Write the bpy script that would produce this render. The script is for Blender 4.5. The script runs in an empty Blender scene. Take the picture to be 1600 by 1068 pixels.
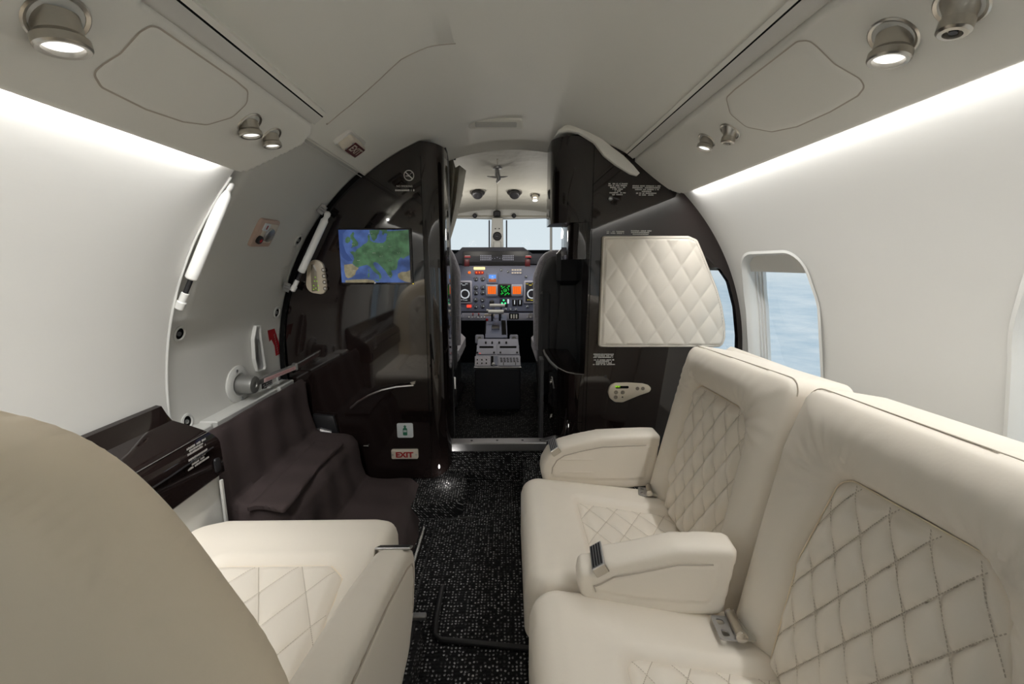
import bpy, math, random
import numpy as np
from mathutils import Vector, Matrix

# ------------------------------------------------------------------ camera
SC = bpy.context.scene
COL = SC.collection
F_PX, VPX, VPY, EYE = 680.0, 788.0, 412.0, 0.85
YAW = math.atan2(800 - VPX, F_PX)
PITCH = math.atan2((534 - VPY) * math.cos(YAW), F_PX)
FW = np.array([math.sin(YAW)*math.cos(PITCH), math.cos(YAW)*math.cos(PITCH), -math.sin(PITCH)])
RT = np.array([math.cos(YAW), -math.sin(YAW), 0.0])
UPV = np.cross(RT, FW)
EYEV = np.array([0, 0, EYE])
cam_d = bpy.data.cameras.new('camera')
cam = bpy.data.objects.new('camera', cam_d)
COL.objects.link(cam)
cam_d.sensor_width = 36.0
cam_d.sensor_fit = 'HORIZONTAL'
cam_d.lens = F_PX / 1600 * 36.0
cam_d.clip_start = 0.01
cam.location = (0, 0, EYE)
cam.rotation_euler = (math.pi/2 - PITCH, 0, -YAW)
SC.camera = cam

# ------------------------------------------------------------------ colour management, world
SC.view_settings.view_transform = 'Standard'
SC.view_settings.look = 'None'
SC.view_settings.gamma = 1.0
SC.view_settings.exposure = 0.0
SC.cycles.use_denoising = True
SC.cycles.max_bounces = 14
SC.cycles.diffuse_bounces = 8
SC.cycles.glossy_bounces = 6
SC.cycles.transparent_max_bounces = 12
SC.cycles.sample_clamp_indirect = 6.0
SC.cycles.caustics_reflective = False
SC.cycles.caustics_refractive = False

W = bpy.data.worlds.new('sky_over_sea')
SC.world = W
W.use_nodes = True
nt = W.node_tree
nt.nodes.clear()
def N(t, kind, **kw):
    n = t.nodes.new(kind)
    for k, v in kw.items():
        setattr(n, k, v)
    return n
tc = N(nt, 'ShaderNodeTexCoord')
sep = N(nt, 'ShaderNodeSeparateXYZ')
nt.links.new(tc.outputs['Generated'], sep.inputs[0])
mp = N(nt, 'ShaderNodeMapping')
mp.inputs['Scale'].default_value = (6, 6, 46)
nt.links.new(tc.outputs['Generated'], mp.inputs[0])
no = N(nt, 'ShaderNodeTexNoise')
no.inputs['Scale'].default_value = 2.2
no.inputs['Detail'].default_value = 8
no.inputs['Roughness'].default_value = 0.65
nt.links.new(mp.outputs[0], no.inputs['Vector'])
sea = N(nt, 'ShaderNodeValToRGB')
e = sea.color_ramp.elements
e[0].position = 0.36; e[0].color = (0.46, 0.60, 0.70, 1)
e[1].position = 0.66; e[1].color = (0.64, 0.74, 0.80, 1)
nt.links.new(no.outputs[0], sea.inputs[0])
sky = N(nt, 'ShaderNodeValToRGB')
e = sky.color_ramp.elements
e[0].position = 0.0; e[0].color = (0.72, 0.80, 0.83, 1)
e[1].position = 0.5; e[1].color = (0.60, 0.74, 0.82, 1)
nt.links.new(sep.outputs[2], sky.inputs[0])
hz = N(nt, 'ShaderNodeMapRange')
hz.inputs[1].default_value = -0.05
hz.inputs[2].default_value = 0.0
nt.links.new(sep.outputs[2], hz.inputs[0])
mx = N(nt, 'ShaderNodeMixRGB')
nt.links.new(hz.outputs[0], mx.inputs[0])
nt.links.new(sea.outputs[0], mx.inputs[1])
nt.links.new(sky.outputs[0], mx.inputs[2])
bg = N(nt, 'ShaderNodeBackground')
bg.inputs[1].default_value = 1.0
nt.links.new(mx.outputs[0], bg.inputs[0])
wo = N(nt, 'ShaderNodeOutputWorld')
nt.links.new(bg.outputs[0], wo.inputs[0])

COVE_W = 22.0        # watts of each cove strip
SPOT_W = 1.5        # watts of each lit reading lamp

def area_light(name, loc, target, sx, sy, watts, color=(1, 0.985, 0.95), parent=None, up=(0, 1, 0)):
    d = bpy.data.lights.new(name, 'AREA')
    d.shape = 'RECTANGLE'; d.size = sx; d.size_y = sy; d.energy = watts; d.color = color
    o = bpy.data.objects.new(name, d)
    z = -(Vector(target) - Vector(loc)).normalized()
    y = Vector(up)
    x = y.cross(z).normalized(); y = z.cross(x)
    m = Matrix((x, y, z)).transposed().to_4x4()
    m.translation = Vector(loc)
    o.matrix_world = m
    COL.objects.link(o)
    return o

# hull circle (cross-section of the cabin lining)
CX, CZ, RAD = 0.04, 0.4925, 0.82
def hull(deg, r=RAD, y=0.0):
    a = math.radians(deg)
    return np.array([CX + r*math.cos(a), y, CZ + r*math.sin(a)])
# the cove strips run behind the lower lips of both overhead panels
for side, deg, y0, y1 in (('left', 136.3, -1.6, 0.92), ('right', 46.8, -1.6, 1.46)):
    p = hull(deg, 0.8155, (y0+y1)/2)
    q = p + np.array([.35 if side == 'left' else -.35, 0, -1.0])
    area_light('cove_lamp', p, q, 0.010, y1-y0, COVE_W)

# ------------------------------------------------------------------ helpers
def ray(x, y): return FW*F_PX + RT*(x-800) + UPV*(534-y)
def aY(x, y, Y): d = ray(x, y); return d*Y/d[1] + EYEV
def aX(x, y, X): d = ray(x, y); return d*X/d[0] + EYEV
def aZ(x, y, Z): d = ray(x, y); return d*(Z-EYE)/d[2] + EYEV
def hullpx(x, y, r=RAD):
    d = ray(x, y); a = d[0]**2 + d[2]**2
    b = 2*(-d[0]*CX + d[2]*(EYE-CZ)); c = CX**2 + (EYE-CZ)**2 - r*r
    return d*((-b+math.sqrt(b*b-4*a*c))/2/a) + EYEV

ROOTLOC = {}
def tagp(o, label=None, cat=None, group=None, kind=None):
    if label: o['label'] = label
    if cat: o['category'] = cat
    if group: o['group'] = group
    if kind: o['kind'] = kind
    return o
def thing(name, label, cat, loc, group=None, kind=None):
    o = bpy.data.objects.new(name, None)
    o.empty_display_size = 0.02
    o.location = [float(v) for v in loc]
    COL.objects.link(o)
    ROOTLOC[o] = Vector(o.location)
    return tagp(o, label, cat, group, kind)

class MB:
    """collects geometry in world coordinates"""
    def __init__(s): s.v = []; s.f = []; s.m = []
    def add(s, vs, fs, mi=0):
        k = len(s.v)
        s.v += [tuple(float(c) for c in p) for p in vs]
        s.f += [tuple(i+k for i in f) for f in fs]
        s.m += [mi]*len(fs)
        return s
    def box(s, c, d, R=None, b=0.0):
        c = np.array(c, float); d = np.array(d, float)/2
        R = np.eye(3) if R is None else np.array(R, float).T   # rows of R: axes
        vs = []; 
        if b <= 0:
            for sx in (-1, 1):
                for sy in (-1, 1):
                    for sz in (-1, 1):
                        vs.append(c + R @ (d*[sx, sy, sz]))
            return s.add(vs, [(0,1,3,2),(4,6,7,5),(0,4,5,1),(2,3,7,6),(0,2,6,4),(1,5,7,3)])
        b = min(b, d.min()*0.98)
        idx = {}
        for sx in (-1, 1):
            for sy in (-1, 1):
                for sz in (-1, 1):
                    for ax in range(3):
                        p = np.array([sx*(d[0]-b), sy*(d[1]-b), sz*(d[2]-b)])
                        p[ax] += (sx, sy, sz)[ax]*b
                        idx[(sx, sy, sz, ax)] = len(vs); vs.append(c + R @ p)
        fs = []
        for ax in range(3):
            o1, o2 = [a for a in range(3) if a != ax]
            for sg in (-1, 1):
                q = []
                for (a, bb) in ((-1,-1),(1,-1),(1,1),(-1,1)):
                    k = [0,0,0]; k[ax] = sg; k[o1] = a; k[o2] = bb
                    q.append(idx[(*k, ax)])
                fs.append(q)
        for ax in range(3):
            o1, o2 = [a for a in range(3) if a != ax]
            for a in (-1, 1):
                for bb in (-1, 1):
                    k0 = [0,0,0]; k0[ax] = -1; k0[o1] = a; k0[o2] = bb
                    k1 = list(k0); k1[ax] = 1
                    fs.append([idx[(*k0, o1)], idx[(*k1, o1)], idx[(*k1, o2)], idx[(*k0, o2)]])
        for sx in (-1, 1):
            for sy in (-1, 1):
                for sz in (-1, 1):
                    fs.append([idx[(sx, sy, sz, a)] for a in range(3)])
        return s.add(vs, fs)
    def tube(s, pts, r, n=10, cap=True, flat=None):
        pts = [np.array(p, float) for p in pts]
        rr = r if isinstance(r, (list, tuple)) else [r]*len(pts)
        vs = []; fs = []
        u = None
        for i, p in enumerate(pts):
            t = pts[min(i+1, len(pts)-1)] - pts[max(i-1, 0)]
            t = t/(np.linalg.norm(t)+1e-12)
            if u is None:
                u = np.cross(t, [0, 0, 1.0])
                if np.linalg.norm(u) < 0.1: u = np.cross(t, [0, 1.0, 0])
            u = u - t*(u@t); u = u/np.linalg.norm(u)
            w = np.cross(t, u)
            for k in range(n):
                a = 2*math.pi*k/n
                vs.append(p + rr[i]*(math.cos(a)*u + math.sin(a)*w))
        for i in range(len(pts)-1):
            for k in range(n):
                fs.append((i*n+k, i*n+(k+1) % n, (i+1)*n+(k+1) % n, (i+1)*n+k))
        if cap:
            fs.append(tuple(range(n-1, -1, -1)))
            fs.append(tuple(range((len(pts)-1)*n, len(pts)*n)))
        return s.add(vs, fs)
    def lathe(s, c, axis, prof, n=28, cap=True):
        """prof: list of (radius, height along axis)"""
        c = np.array(c, float); ax = np.array(axis, float); ax /= np.linalg.norm(ax)
        u = np.cross(ax, [0, 0, 1.0])
        if np.linalg.norm(u) < 0.1: u = np.cross(ax, [0, 1.0, 0])
        u /= np.linalg.norm(u); w = np.cross(ax, u)
        vs = []; fs = []
        for r, h in prof:
            for k in range(n):
                a = 2*math.pi*k/n
                vs.append(c + ax*h + r*(math.cos(a)*u + math.sin(a)*w))
        for i in range(len(prof)-1):
            for k in range(n):
                fs.append((i*n+k, i*n+(k+1) % n, (i+1)*n+(k+1) % n, (i+1)*n+k))
        if cap:
            fs.append(tuple(range(n-1, -1, -1)))
            fs.append(tuple(range((len(prof)-1)*n, len(prof)*n)))
        return s.add(vs, fs)
    def prism(s, poly, fr, t, bev=0.0):
        """poly in frame (O,u,v,n); extruded from n=0 to n=t, small chamfer at the far face"""
        O, u, v, n = [np.array(a, float) for a in fr]
        P = np.array(poly, float); k = len(P)
        ar = 0.5*np.sum(P[:, 0]*np.roll(P[:, 1], -1) - np.roll(P[:, 0], -1)*P[:, 1])
        if ar < 0: P = P[::-1]
        rings = [(P, 0.0), (P, t-bev if t > 0 else t+bev)]
        if bev > 0:
            rings.append((inset(P, bev*0.35), t - (bev*0.3 if t > 0 else -bev*0.3)))
            rings.append((inset(P, bev), t))
        vs = []
        for Q, h in rings:
            for q in Q: vs.append(O + u*q[0] + v*q[1] + n*h)
        fs = []
        for i in range(len(rings)-1):
            for j in range(k):
                fs.append((i*k+j, i*k+(j+1) % k, (i+1)*k+(j+1) % k, (i+1)*k+j))
        fs.append(tuple(range(k-1, -1, -1)))
        fs.append(tuple(range((len(rings)-1)*k, len(rings)*k)))
        return s.add(vs, fs)
    def poly(s, poly, fr, h=0.0):
        O, u, v, n = [np.array(a, float) for a in fr]
        return s.add([O + u*q[0] + v*q[1] + n*h for q in poly], [tuple(range(len(poly)))])
    def strip(s, A, B):
        """quads between two equal-length polylines"""
        k = len(A)
        return s.add(list(A)+list(B), [(i, i+1, k+i+1, k+i) for i in range(k-1)])
    def build(s, name, mat, parent=None, smooth=True, ang=35, solid=0.0, recalc=True, off=-1):
        me = bpy.data.meshes.new(name)
        loc = Vector((0, 0, 0)); p = parent
        if parent is not None:
            q = parent
            while q.parent: q = q.parent
            loc = ROOTLOC[q]
        else:
            arr = np.array(s.v)
            loc = Vector(((arr[:, 0].min()+arr[:, 0].max())/2, (arr[:, 1].min()+arr[:, 1].max())/2, arr[:, 2].min()))
        me.from_pydata([(a-loc[0], b-loc[1], c-loc[2]) for a, b, c in s.v], [], s.f)
        mats = mat if isinstance(mat, (list, tuple)) else [mat]
        for m_ in mats: me.materials.append(m_)
        if len(mats) > 1: me.polygons.foreach_set('material_index', s.m)
        me.update(); me.validate()
        if recalc:
            import bmesh
            bm = bmesh.new(); bm.from_mesh(me)
            bmesh.ops.remove_doubles(bm, verts=bm.verts, dist=1e-6)
            bmesh.ops.recalc_face_normals(bm, faces=bm.faces)
            bm.to_mesh(me); bm.free()
        if smooth:
            me.polygons.foreach_set('use_smooth', [True]*len(me.polygons))
            me.set_sharp_from_angle(angle=math.radians(ang))
        o = bpy.data.objects.new(name, me)
        COL.objects.link(o)
        if parent is not None:
            o.parent = parent
        else:
            o.location = loc; ROOTLOC[o] = Vector(loc)
        if solid:
            md = o.modifiers.new('solid', 'SOLIDIFY'); md.thickness = solid; md.offset = off
        return o

def inset(P, d):
    P = np.array(P, float); n = len(P)
    a = P - np.roll(P, 1, 0); b = np.roll(P, -1, 0) - P
    na = np.stack([-a[:, 1], a[:, 0]], 1); nb = np.stack([-b[:, 1], b[:, 0]], 1)
    na /= np.linalg.norm(na, axis=1, keepdims=True)+1e-12; nb /= np.linalg.norm(nb, axis=1, keepdims=True)+1e-12
    m = na+nb; m /= (np.sum(m*m, axis=1, keepdims=True)/2+1e-9)
    return P + m*d

def rpoly(pts, r, n=6):
    """round the corners of a polygon; r: one radius or one per corner"""
    out = []; k = len(pts)
    rr = r if isinstance(r, (list, tuple)) else [r]*k
    P = [np.array(p, float) for p in pts]
    for i in range(k):
        a, b, c = P[i-1], P[i], P[(i+1) % k]
        u = a-b; w = c-b; lu = np.linalg.norm(u); lw = np.linalg.norm(w); u /= lu; w /= lw
        cs = np.clip(u@w, -1, 1); ang = math.acos(cs)
        if rr[i] <= 0 or ang > math.pi-0.05: out.append(tuple(b)); continue
        d = min(rr[i]/math.tan(ang/2), lu*0.48, lw*0.48)
        rad = d*math.tan(ang/2)
        bis = (u+w); bis /= np.linalg.norm(bis)
        ce = b + bis*rad/math.sin(ang/2)
        s_, e_ = b+u*d - ce, b+w*d - ce
        a0 = math.atan2(s_[1], s_[0]); a1 = math.atan2(e_[1], e_[0])
        da = (a1-a0+math.pi) % (2*math.pi) - math.pi
        for j in range(n+1):
            t = a0+da*j/n
            out.append((ce[0]+rad*math.cos(t), ce[1]+rad*math.sin(t)))
    return out
def ell(cx, cy, rx, ry=None, n=28):
    ry = rx if ry is None else ry
    return [(cx+rx*math.cos(2*math.pi*i/n), cy+ry*math.sin(2*math.pi*i/n)) for i in range(n)]
def rrect(cx, cy, w, h, r, n=5):
    return rpoly([(cx-w/2, cy-h/2), (cx+w/2, cy-h/2), (cx+w/2, cy+h/2), (cx-w/2, cy+h/2)], r, n)

def sdf(P, poly):
    """signed distance (positive inside) and nearest boundary point"""
    P = np.asarray(P, float); A = np.array(poly, float); B = np.roll(A, -1, 0)
    best = np.full(len(P), 1e9); near = np.zeros_like(P); ins = np.zeros(len(P), bool)
    for a, b in zip(A, B):
        ab = b-a; L = ab@ab
        if L < 1e-14: continue
        t = np.clip(((P-a)@ab)/L, 0, 1)
        q = a + t[:, None]*ab
        d = np.hypot(*(P-q).T)
        m = d < best
        best[m] = d[m]; near[m] = q[m]
        c = (a[1] > P[:, 1]) != (b[1] > P[:, 1])
        if c.any():
            xi = a[0] + (P[:, 1]-a[1])*(b[0]-a[0])/(b[1]-a[1]+1e-15)
            ins ^= c & (P[:, 0] < xi)
    return np.where(ins, best, -best), near

def clipgrid(outer, holes, rx, ry=None):
    """grid over the outline, quads outside dropped, boundary snapped on the outlines"""
    ry = ry or rx
    A = np.array(outer)
    x0, y0 = A.min(0); x1, y1 = A.max(0)
    nx = max(2, int(round((x1-x0)/rx))); ny = max(2, int(round((y1-y0)/ry)))
    xs = np.linspace(x0, x1, nx+1); ys = np.linspace(y0, y1, ny+1)
    G = np.stack(np.meshgrid(xs, ys, indexing='ij'), -1).reshape(-1, 2)
    idx = np.arange(len(G)).reshape(nx+1, ny+1)
    Q = np.stack([idx[:-1, :-1], idx[1:, :-1], idx[1:, 1:], idx[:-1, 1:]], -1).reshape(-1, 4)
    C_ = G[Q].mean(1)
    keep = sdf(C_, outer)[0] > 0
    for h in holes: keep &= sdf(C_, h)[0] < 0
    Q = Q[keep]
    # boundary vertices
    from collections import Counter
    ed = Counter()
    for q in Q:
        for i in range(4):
            a, b = int(q[i]), int(q[(i+1) % 4])
            ed[(min(a, b), max(a, b))] += 1
    bed = [e_ for e_, c in ed.items() if c == 1]
    bv = np.array(sorted({v for e_ in bed for v in e_}))
    if len(bv):
        loops = [outer]+list(holes)
        bd = np.full(len(bv), 1e9); bn = np.zeros((len(bv), 2))
        for lp in loops:
            d, q = sdf(G[bv], lp); d = np.abs(d)
            m = d < bd; bd[m] = d[m]; bn[m] = q[m]
        G[bv] = bn
    used = np.unique(Q)
    re = -np.ones(len(G), int); re[used] = np.arange(len(used))
    return G[used], re[Q], [(int(re[a]), int(re[b])) for a, b in bed]

def pad(mb, outer, fr, hfun, res, base=0.0, holes=(), close=True):
    """a height field over the outline: hfun(P, d) with d the distance inside"""
    O, u, v, n = [np.array(a, float) for a in fr]
    G, Q, bed = clipgrid(outer, holes, res)
    d = np.maximum(sdf(G, outer)[0], 0)
    h = hfun(G, d)
    top = O + G[:, :1]*u + G[:, 1:]*v + h[:, None]*n
    mb.add(top, [tuple(int(i) for i in q) for q in Q])
    if close:
        bvs = sorted({v_ for e_ in bed for v_ in e_}); mp_ = {v_: i for i, v_ in enumerate(bvs)}
        A = [top[v_] for v_ in bvs]
        B = [O + G[v_, 0]*u + G[v_, 1]*v + base*n for v_ in bvs]
        k = len(bvs)
        mb.add(A+B, [(mp_[a], mp_[b], k+mp_[b], k+mp_[a]) for a, b in bed])
    return mb
def rnd(d, R):
    """quarter-round edge profile, 0 at the edge, R inside"""
    t = np.clip(d/R, 0, 1)
    return R*np.sqrt(np.maximum(0, 1-(1-t)**2))
def sst(x, a, b):
    t = np.clip((x-a)/(b-a), 0, 1); return t*t*(3-2*t)
def quilt(P, org, s1, s2, puff, ang=None):
    """diamond puffs: cells s1 wide, s2 tall in the pad's own axes"""
    x = (P[:, 0]-org[0])/s1; y = (P[:, 1]-org[1])/s2
    a = x+y; b = x-y
    g = np.abs(np.sin(math.pi*a))*np.abs(np.sin(math.pi*b))
    return puff*np.power(g, 0.40)

def text_mesh(mb, txt, fr, size, h=0.0005, align='CENTER', bold=0.0):
    """letters from Blender's own font laid on the frame"""
    cu = bpy.data.curves.new('t', 'FONT'); cu.body = txt; cu.size = size
    cu.offset = bold*size; cu.align_x = align; cu.align_y = 'CENTER'; cu.resolution_u = 3
    o = bpy.data.objects.new('t', cu); COL.objects.link(o)
    dg = bpy.context.evaluated_depsgraph_get()
    me = bpy.data.meshes.new_from_object(o.evaluated_get(dg))
    O, u, v, n = [np.array(a, float) for a in fr]
    vs = [O + u*p.co.x + v*p.co.y + n*h for p in me.vertices]
    mb.add(vs, [tuple(p.vertices) for p in me.polygons])
    bpy.data.objects.remove(o); bpy.data.curves.remove(cu); bpy.data.meshes.remove(me)
    return mb
RNG = random.Random(5)
def smallprint(mb, fr, widths, pitch, hgt, h=0.0006):
    """print too small to read: rows of tiny strokes, centred"""
    O, u, v, n = [np.array(a, float) for a in fr]
    for i, wd in enumerate(widths):
        if wd <= 0: continue
        y = -i*pitch; x = -wd/2
        while x < wd/2:
            w = RNG.uniform(.35, .75)*hgt
            if RNG.random() < .14: x += hgt*.7; continue
            hh = hgt*RNG.uniform(.8, 1)
            mb.poly([(x, y), (x+w, y), (x+w, y+hh), (x, y+hh)], fr, h)
            x += w+hgt*.16
    return mb

# ------------------------------------------------------------------ materials
def principled(name, col, rough=0.5, metal=0.0, spec=0.5, coat=0.0, emit=None, es=0.0, ior=None):
    m = bpy.data.materials.new(name); m.use_nodes = True
    b = m.node_tree.nodes['Principled BSDF']
    b.inputs['Base Color'].default_value = (*col, 1)
    b.inputs['Roughness'].default_value = rough
    b.inputs['Metallic'].default_value = metal
    b.inputs['Specular IOR Level'].default_value = spec
    if coat:
        b.inputs['Coat Weight'].default_value = coat; b.inputs['Coat Roughness'].default_value = 0.02
    if emit: b.inputs['Emission Color'].default_value = (*emit, 1); b.inputs['Emission Strength'].default_value = es
    return m
def bumped(m, scale, strength, dist=0.001, detail=4, var=0.0, stretch=None, kind='noise'):
    t = m.node_tree; b = t.nodes['Principled BSDF']
    tcx = N(t, 'ShaderNodeTexCoord'); mpx = N(t, 'ShaderNodeMapping')
    if stretch: mpx.inputs['Scale'].default_value = stretch
    t.links.new(tcx.outputs['Object'], mpx.inputs[0])
    if kind == 'noise':
        tx = N(t, 'ShaderNodeTexNoise'); tx.inputs['Detail'].default_value = detail
    else:
        tx = N(t, 'ShaderNodeTexVoronoi')
    tx.inputs['Scale'].default_value = scale
    t.links.new(mpx.outputs[0], tx.inputs['Vector'])
    bu = N(t, 'ShaderNodeBump'); bu.inputs['Strength'].default_value = strength; bu.inputs['Distance'].default_value = dist
    t.links.new(tx.outputs[0], bu.inputs['Height']); t.links.new(bu.outputs[0], b.inputs['Normal'])
    if var:
        c = b.inputs['Base Color'].default_value[:3]
        n2 = N(t, 'ShaderNodeTexNoise'); n2.inputs['Scale'].default_value = 5; n2.inputs['Detail'].default_value = 3
        t.links.new(mpx.outputs[0], n2.inputs['Vector'])
        r = N(t, 'ShaderNodeValToRGB')
        r.color_ramp.elements[0].position = .3; r.color_ramp.elements[1].position = .7
        r.color_ramp.elements[0].color = (*[x*(1-var) for x in c], 1); r.color_ramp.elements[1].color = (*[min(1, x*(1+var)) for x in c], 1)
        t.links.new(n2.outputs[0], r.inputs[0]); t.links.new(r.outputs[0], b.inputs['Base Color'])
    return m
def emissive(name, col, st):
    return principled(name, tuple(c*.1 for c in col), 0.4, emit=col, es=st)

M = {}
M['lining'] = bumped(principled('fabric_lining', (.70, .695, .675), .75, spec=.25), 90, .12, .001, 5, .015, (1, .25, 1))
M['ceiling'] = bumped(principled('ceiling_ultraleather', (.82, .805, .75), .62, spec=.3), 160, .10, .0008, 4, .01)
M['overhead'] = bumped(principled('overhead_panel_leather', (.80, .785, .735), .55, spec=.35), 160, .10, .0008, 4, .01)
M['rail'] = principled('rail_grey', (.66, .645, .615), .5)
M['door'] = bumped(principled('door_panel', (.60, .595, .57), .6, spec=.3), 140, .08, .0006, 4, .01)
M['white'] = principled('white_plastic', (.70, .70, .68), .35)
M['reveal'] = principled('window_reveal', (.74, .74, .72), .45)
M['leather'] = bumped(principled('cream_leather', (.77, .715, .635), .45, spec=.35), 260, .18, .0006, 5, .02)
M['leather_back'] = bumped(principled('shade_toned_leather', (.82, .715, .565), .55, spec=.2), 260, .15, .0006, 5, .02)  # cream leather again, with the warm tone of its shaded side in the colour
M['stitch'] = principled('taupe_piping', (.46, .41, .35), .6)
M['thread'] = principled('taupe_thread', (.47, .42, .35), .7)
M['lacquer'] = principled('dark_lacquer', (.011, .007, .0065), .04, spec=.8)
M['black'] = principled('black_plastic', (.012, .012, .014), .45)
M['seatblack'] = bumped(principled('black_fabric', (.085, .085, .09), .8, spec=.2), 300, .3, .001)
M['gap'] = principled('dark_gap', (.006, .006, .006), .9, spec=.1)
M['chrome'] = principled('chrome', (.75, .73, .70), .18, metal=1)
M['nickel'] = bumped(principled('brushed_nickel', (.50, .47, .42), .28, metal=1), 60, .15, .0005, 3, 0, (1, 1, 30))
M['gunmetal'] = principled('gunmetal', (.30, .30, .29), .42, metal=.7)
M['steel'] = principled('dull_steel', (.45, .45, .46), .35, metal=.9)
M['darkmetal'] = principled('dark_metal', (.06, .06, .065), .35, metal=.8)
M['fabric'] = bumped(principled('brown_step_cover', (.050, .037, .037), .85, spec=.2), 320, .35, .0012, 5, .06)
M['sheep'] = bumped(principled('grey_sheepskin', (.48, .47, .53), .95, spec=.1), 90, .9, .006, 6)
M['whitesheep'] = bumped(principled('white_sheepskin', (.52, .51, .56), .95, spec=.1), 90, .9, .008, 6)
M['panelgrey'] = bumped(principled('instrument_grey', (.135, .155, .235), .5), 120, .1, .0005)
M['panellight'] = principled('instrument_light_grey', (.31, .32, .40), .5)
M['navy'] = principled('navy_black_panel', (.02, .021, .03), .5)
M['glare'] = bumped(principled('glareshield_grey', (.035, .036, .048), .7), 200, .3, .001)
M['ckpt'] = bumped(principled('cockpit_headliner', (.50, .485, .43), .6), 9, .5, .02, 3)
M['ckptside'] = bumped(principled('cockpit_sidewall', (.045, .045, .05), .6), 60, .3, .002)
M['curtain'] = bumped(principled('grey_curtain', (.42, .40, .34), .75), 120, .3, .001)
M['orange'] = emissive('orange_display', (1.0, .16, .01), 1.1)
M['green'] = emissive('green_display', (.02, .75, .08), 1.0)
M['green_led'] = emissive('green_indicator', (.05, .9, .3), 1.2)
M['lime'] = emissive('lime_display', (.35, .75, .02), .8)
M['skyblue'] = emissive('blue_display', (.10, .30, .85), 1.0)
M['brown_disp'] = emissive('brown_display', (.35, .10, .04), 1.0)
M['white_disp'] = emissive('white_marks', (.75, .80, .85), .9)
M['yellow_disp'] = emissive('yellow_marks', (.85, .7, .05), 1.0)
M['red_led'] = emissive('red_indicator', (1.0, .08, .04), .9)
M['warmlamp'] = emissive('warm_annunciator', (1.0, .72, .30), 1.6)
M['screenblue'] = emissive('map_sea', (.045, .085, .235), 0.85)
M['screendeep'] = emissive('map_deep_sea', (.022, .05, .17), 0.9)
M['mapland'] = emissive('map_land', (.045, .105, .05), 0.9)
M['mapdry'] = emissive('map_dry_land', (.19, .165, .10), 0.9)
M['lens'] = emissive('lamp_lens', (1, .98, .93), 1.3)
M['lensdim'] = emissive('small_lamp_lens', (1, .98, .93), 1.2)
M['led'] = emissive('led_strip', (1, .985, .95), 3.0)
M['red'] = principled('red_paint', (.33, .008, .015), .4)
M['darkred'] = principled('dark_red', (.10, .008, .012), .4)
M['redtext'] = principled('red_letters', (.30, .005, .008), .4)
M['pink'] = principled('pale_pink_label', (.80, .58, .58), .5)
M['signbox'] = principled('sign_casing', (.60, .55, .47), .4)
M['rosecase'] = principled('rose_casing', (.46, .34, .28), .45)
M['oxy'] = principled('white_sticker', (.62, .66, .68), .5)
M['oxygreen'] = principled('green_print', (.01, .13, .07), .5)
M['print'] = principled('silver_print', (.50, .49, .47), .5)
M['beige'] = principled('beige_control_plate', (.54, .475, .375), .3, spec=.5)
M['beigebtn'] = principled('beige_button', (.20, .17, .13), .4)
M['rubber'] = principled('black_rubber', (.012, .012, .013), .5)
M['sidewhite'] = bumped(principled('pale_side_panel', (.56, .56, .54), .5), 200, .1, .0005)

# blemish variation for the map surfaces stays off; the glass is a thin pane
g = bpy.data.materials.new('thin_glass'); g.use_nodes = True
t = g.node_tree; t.nodes.clear()
tr = N(t, 'ShaderNodeBsdfTransparent'); gl = N(t, 'ShaderNodeBsdfGlossy'); gl.inputs['Roughness'].default_value = .02
lw = N(t, 'ShaderNodeLayerWeight'); pw = N(t, 'ShaderNodeMath', operation='POWER'); pw.inputs[1].default_value = 4
fr_ = N(t, 'ShaderNodeMath', operation='MULTIPLY_ADD'); fr_.inputs[1].default_value = .45; fr_.inputs[2].default_value = .03
t.links.new(lw.outputs['Facing'], pw.inputs[0]); t.links.new(pw.outputs[0], fr_.inputs[0])
ms = N(t, 'ShaderNodeMixShader'); ou = N(t, 'ShaderNodeOutputMaterial')
tr.inputs[0].default_value = (.97, .985, 1, 1)
t.links.new(fr_.outputs[0], ms.inputs[0]); t.links.new(tr.outputs[0], ms.inputs[1]); t.links.new(gl.outputs[0], ms.inputs[2]); t.links.new(ms.outputs[0], ou.inputs[0])
M['glass'] = g
g2 = g.copy(); g2.name = 'windshield_glass'; M['windshield'] = g2
for n_ in g2.node_tree.nodes:
    if n_.type == 'MATH' and n_.operation == 'MULTIPLY_ADD': n_.inputs[1].default_value = .3; n_.inputs[2].default_value = .001
def mottle(m, scale, amt):
    t = m.node_tree; b = t.nodes['Principled BSDF']; c = b.inputs['Emission Color'].default_value[:3]
    tcx = N(t, 'ShaderNodeTexCoord'); nz = N(t, 'ShaderNodeTexNoise'); nz.inputs['Scale'].default_value = scale; nz.inputs['Detail'].default_value = 6
    t.links.new(tcx.outputs['Object'], nz.inputs['Vector']); r = N(t, 'ShaderNodeValToRGB')
    r.color_ramp.elements[0].position = .35; r.color_ramp.elements[1].position = .65
    r.color_ramp.elements[0].color = (*[x*(1-amt) for x in c], 1); r.color_ramp.elements[1].color = (*[x*(1+amt) for x in c], 1)
    t.links.new(nz.outputs[0], r.inputs[0]); t.links.new(r.outputs[0], b.inputs['Emission Color'])
mottle(M['screenblue'], 22, .45); mottle(M['mapland'], 45, .4); mottle(M['mapdry'], 60, .3)

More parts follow.
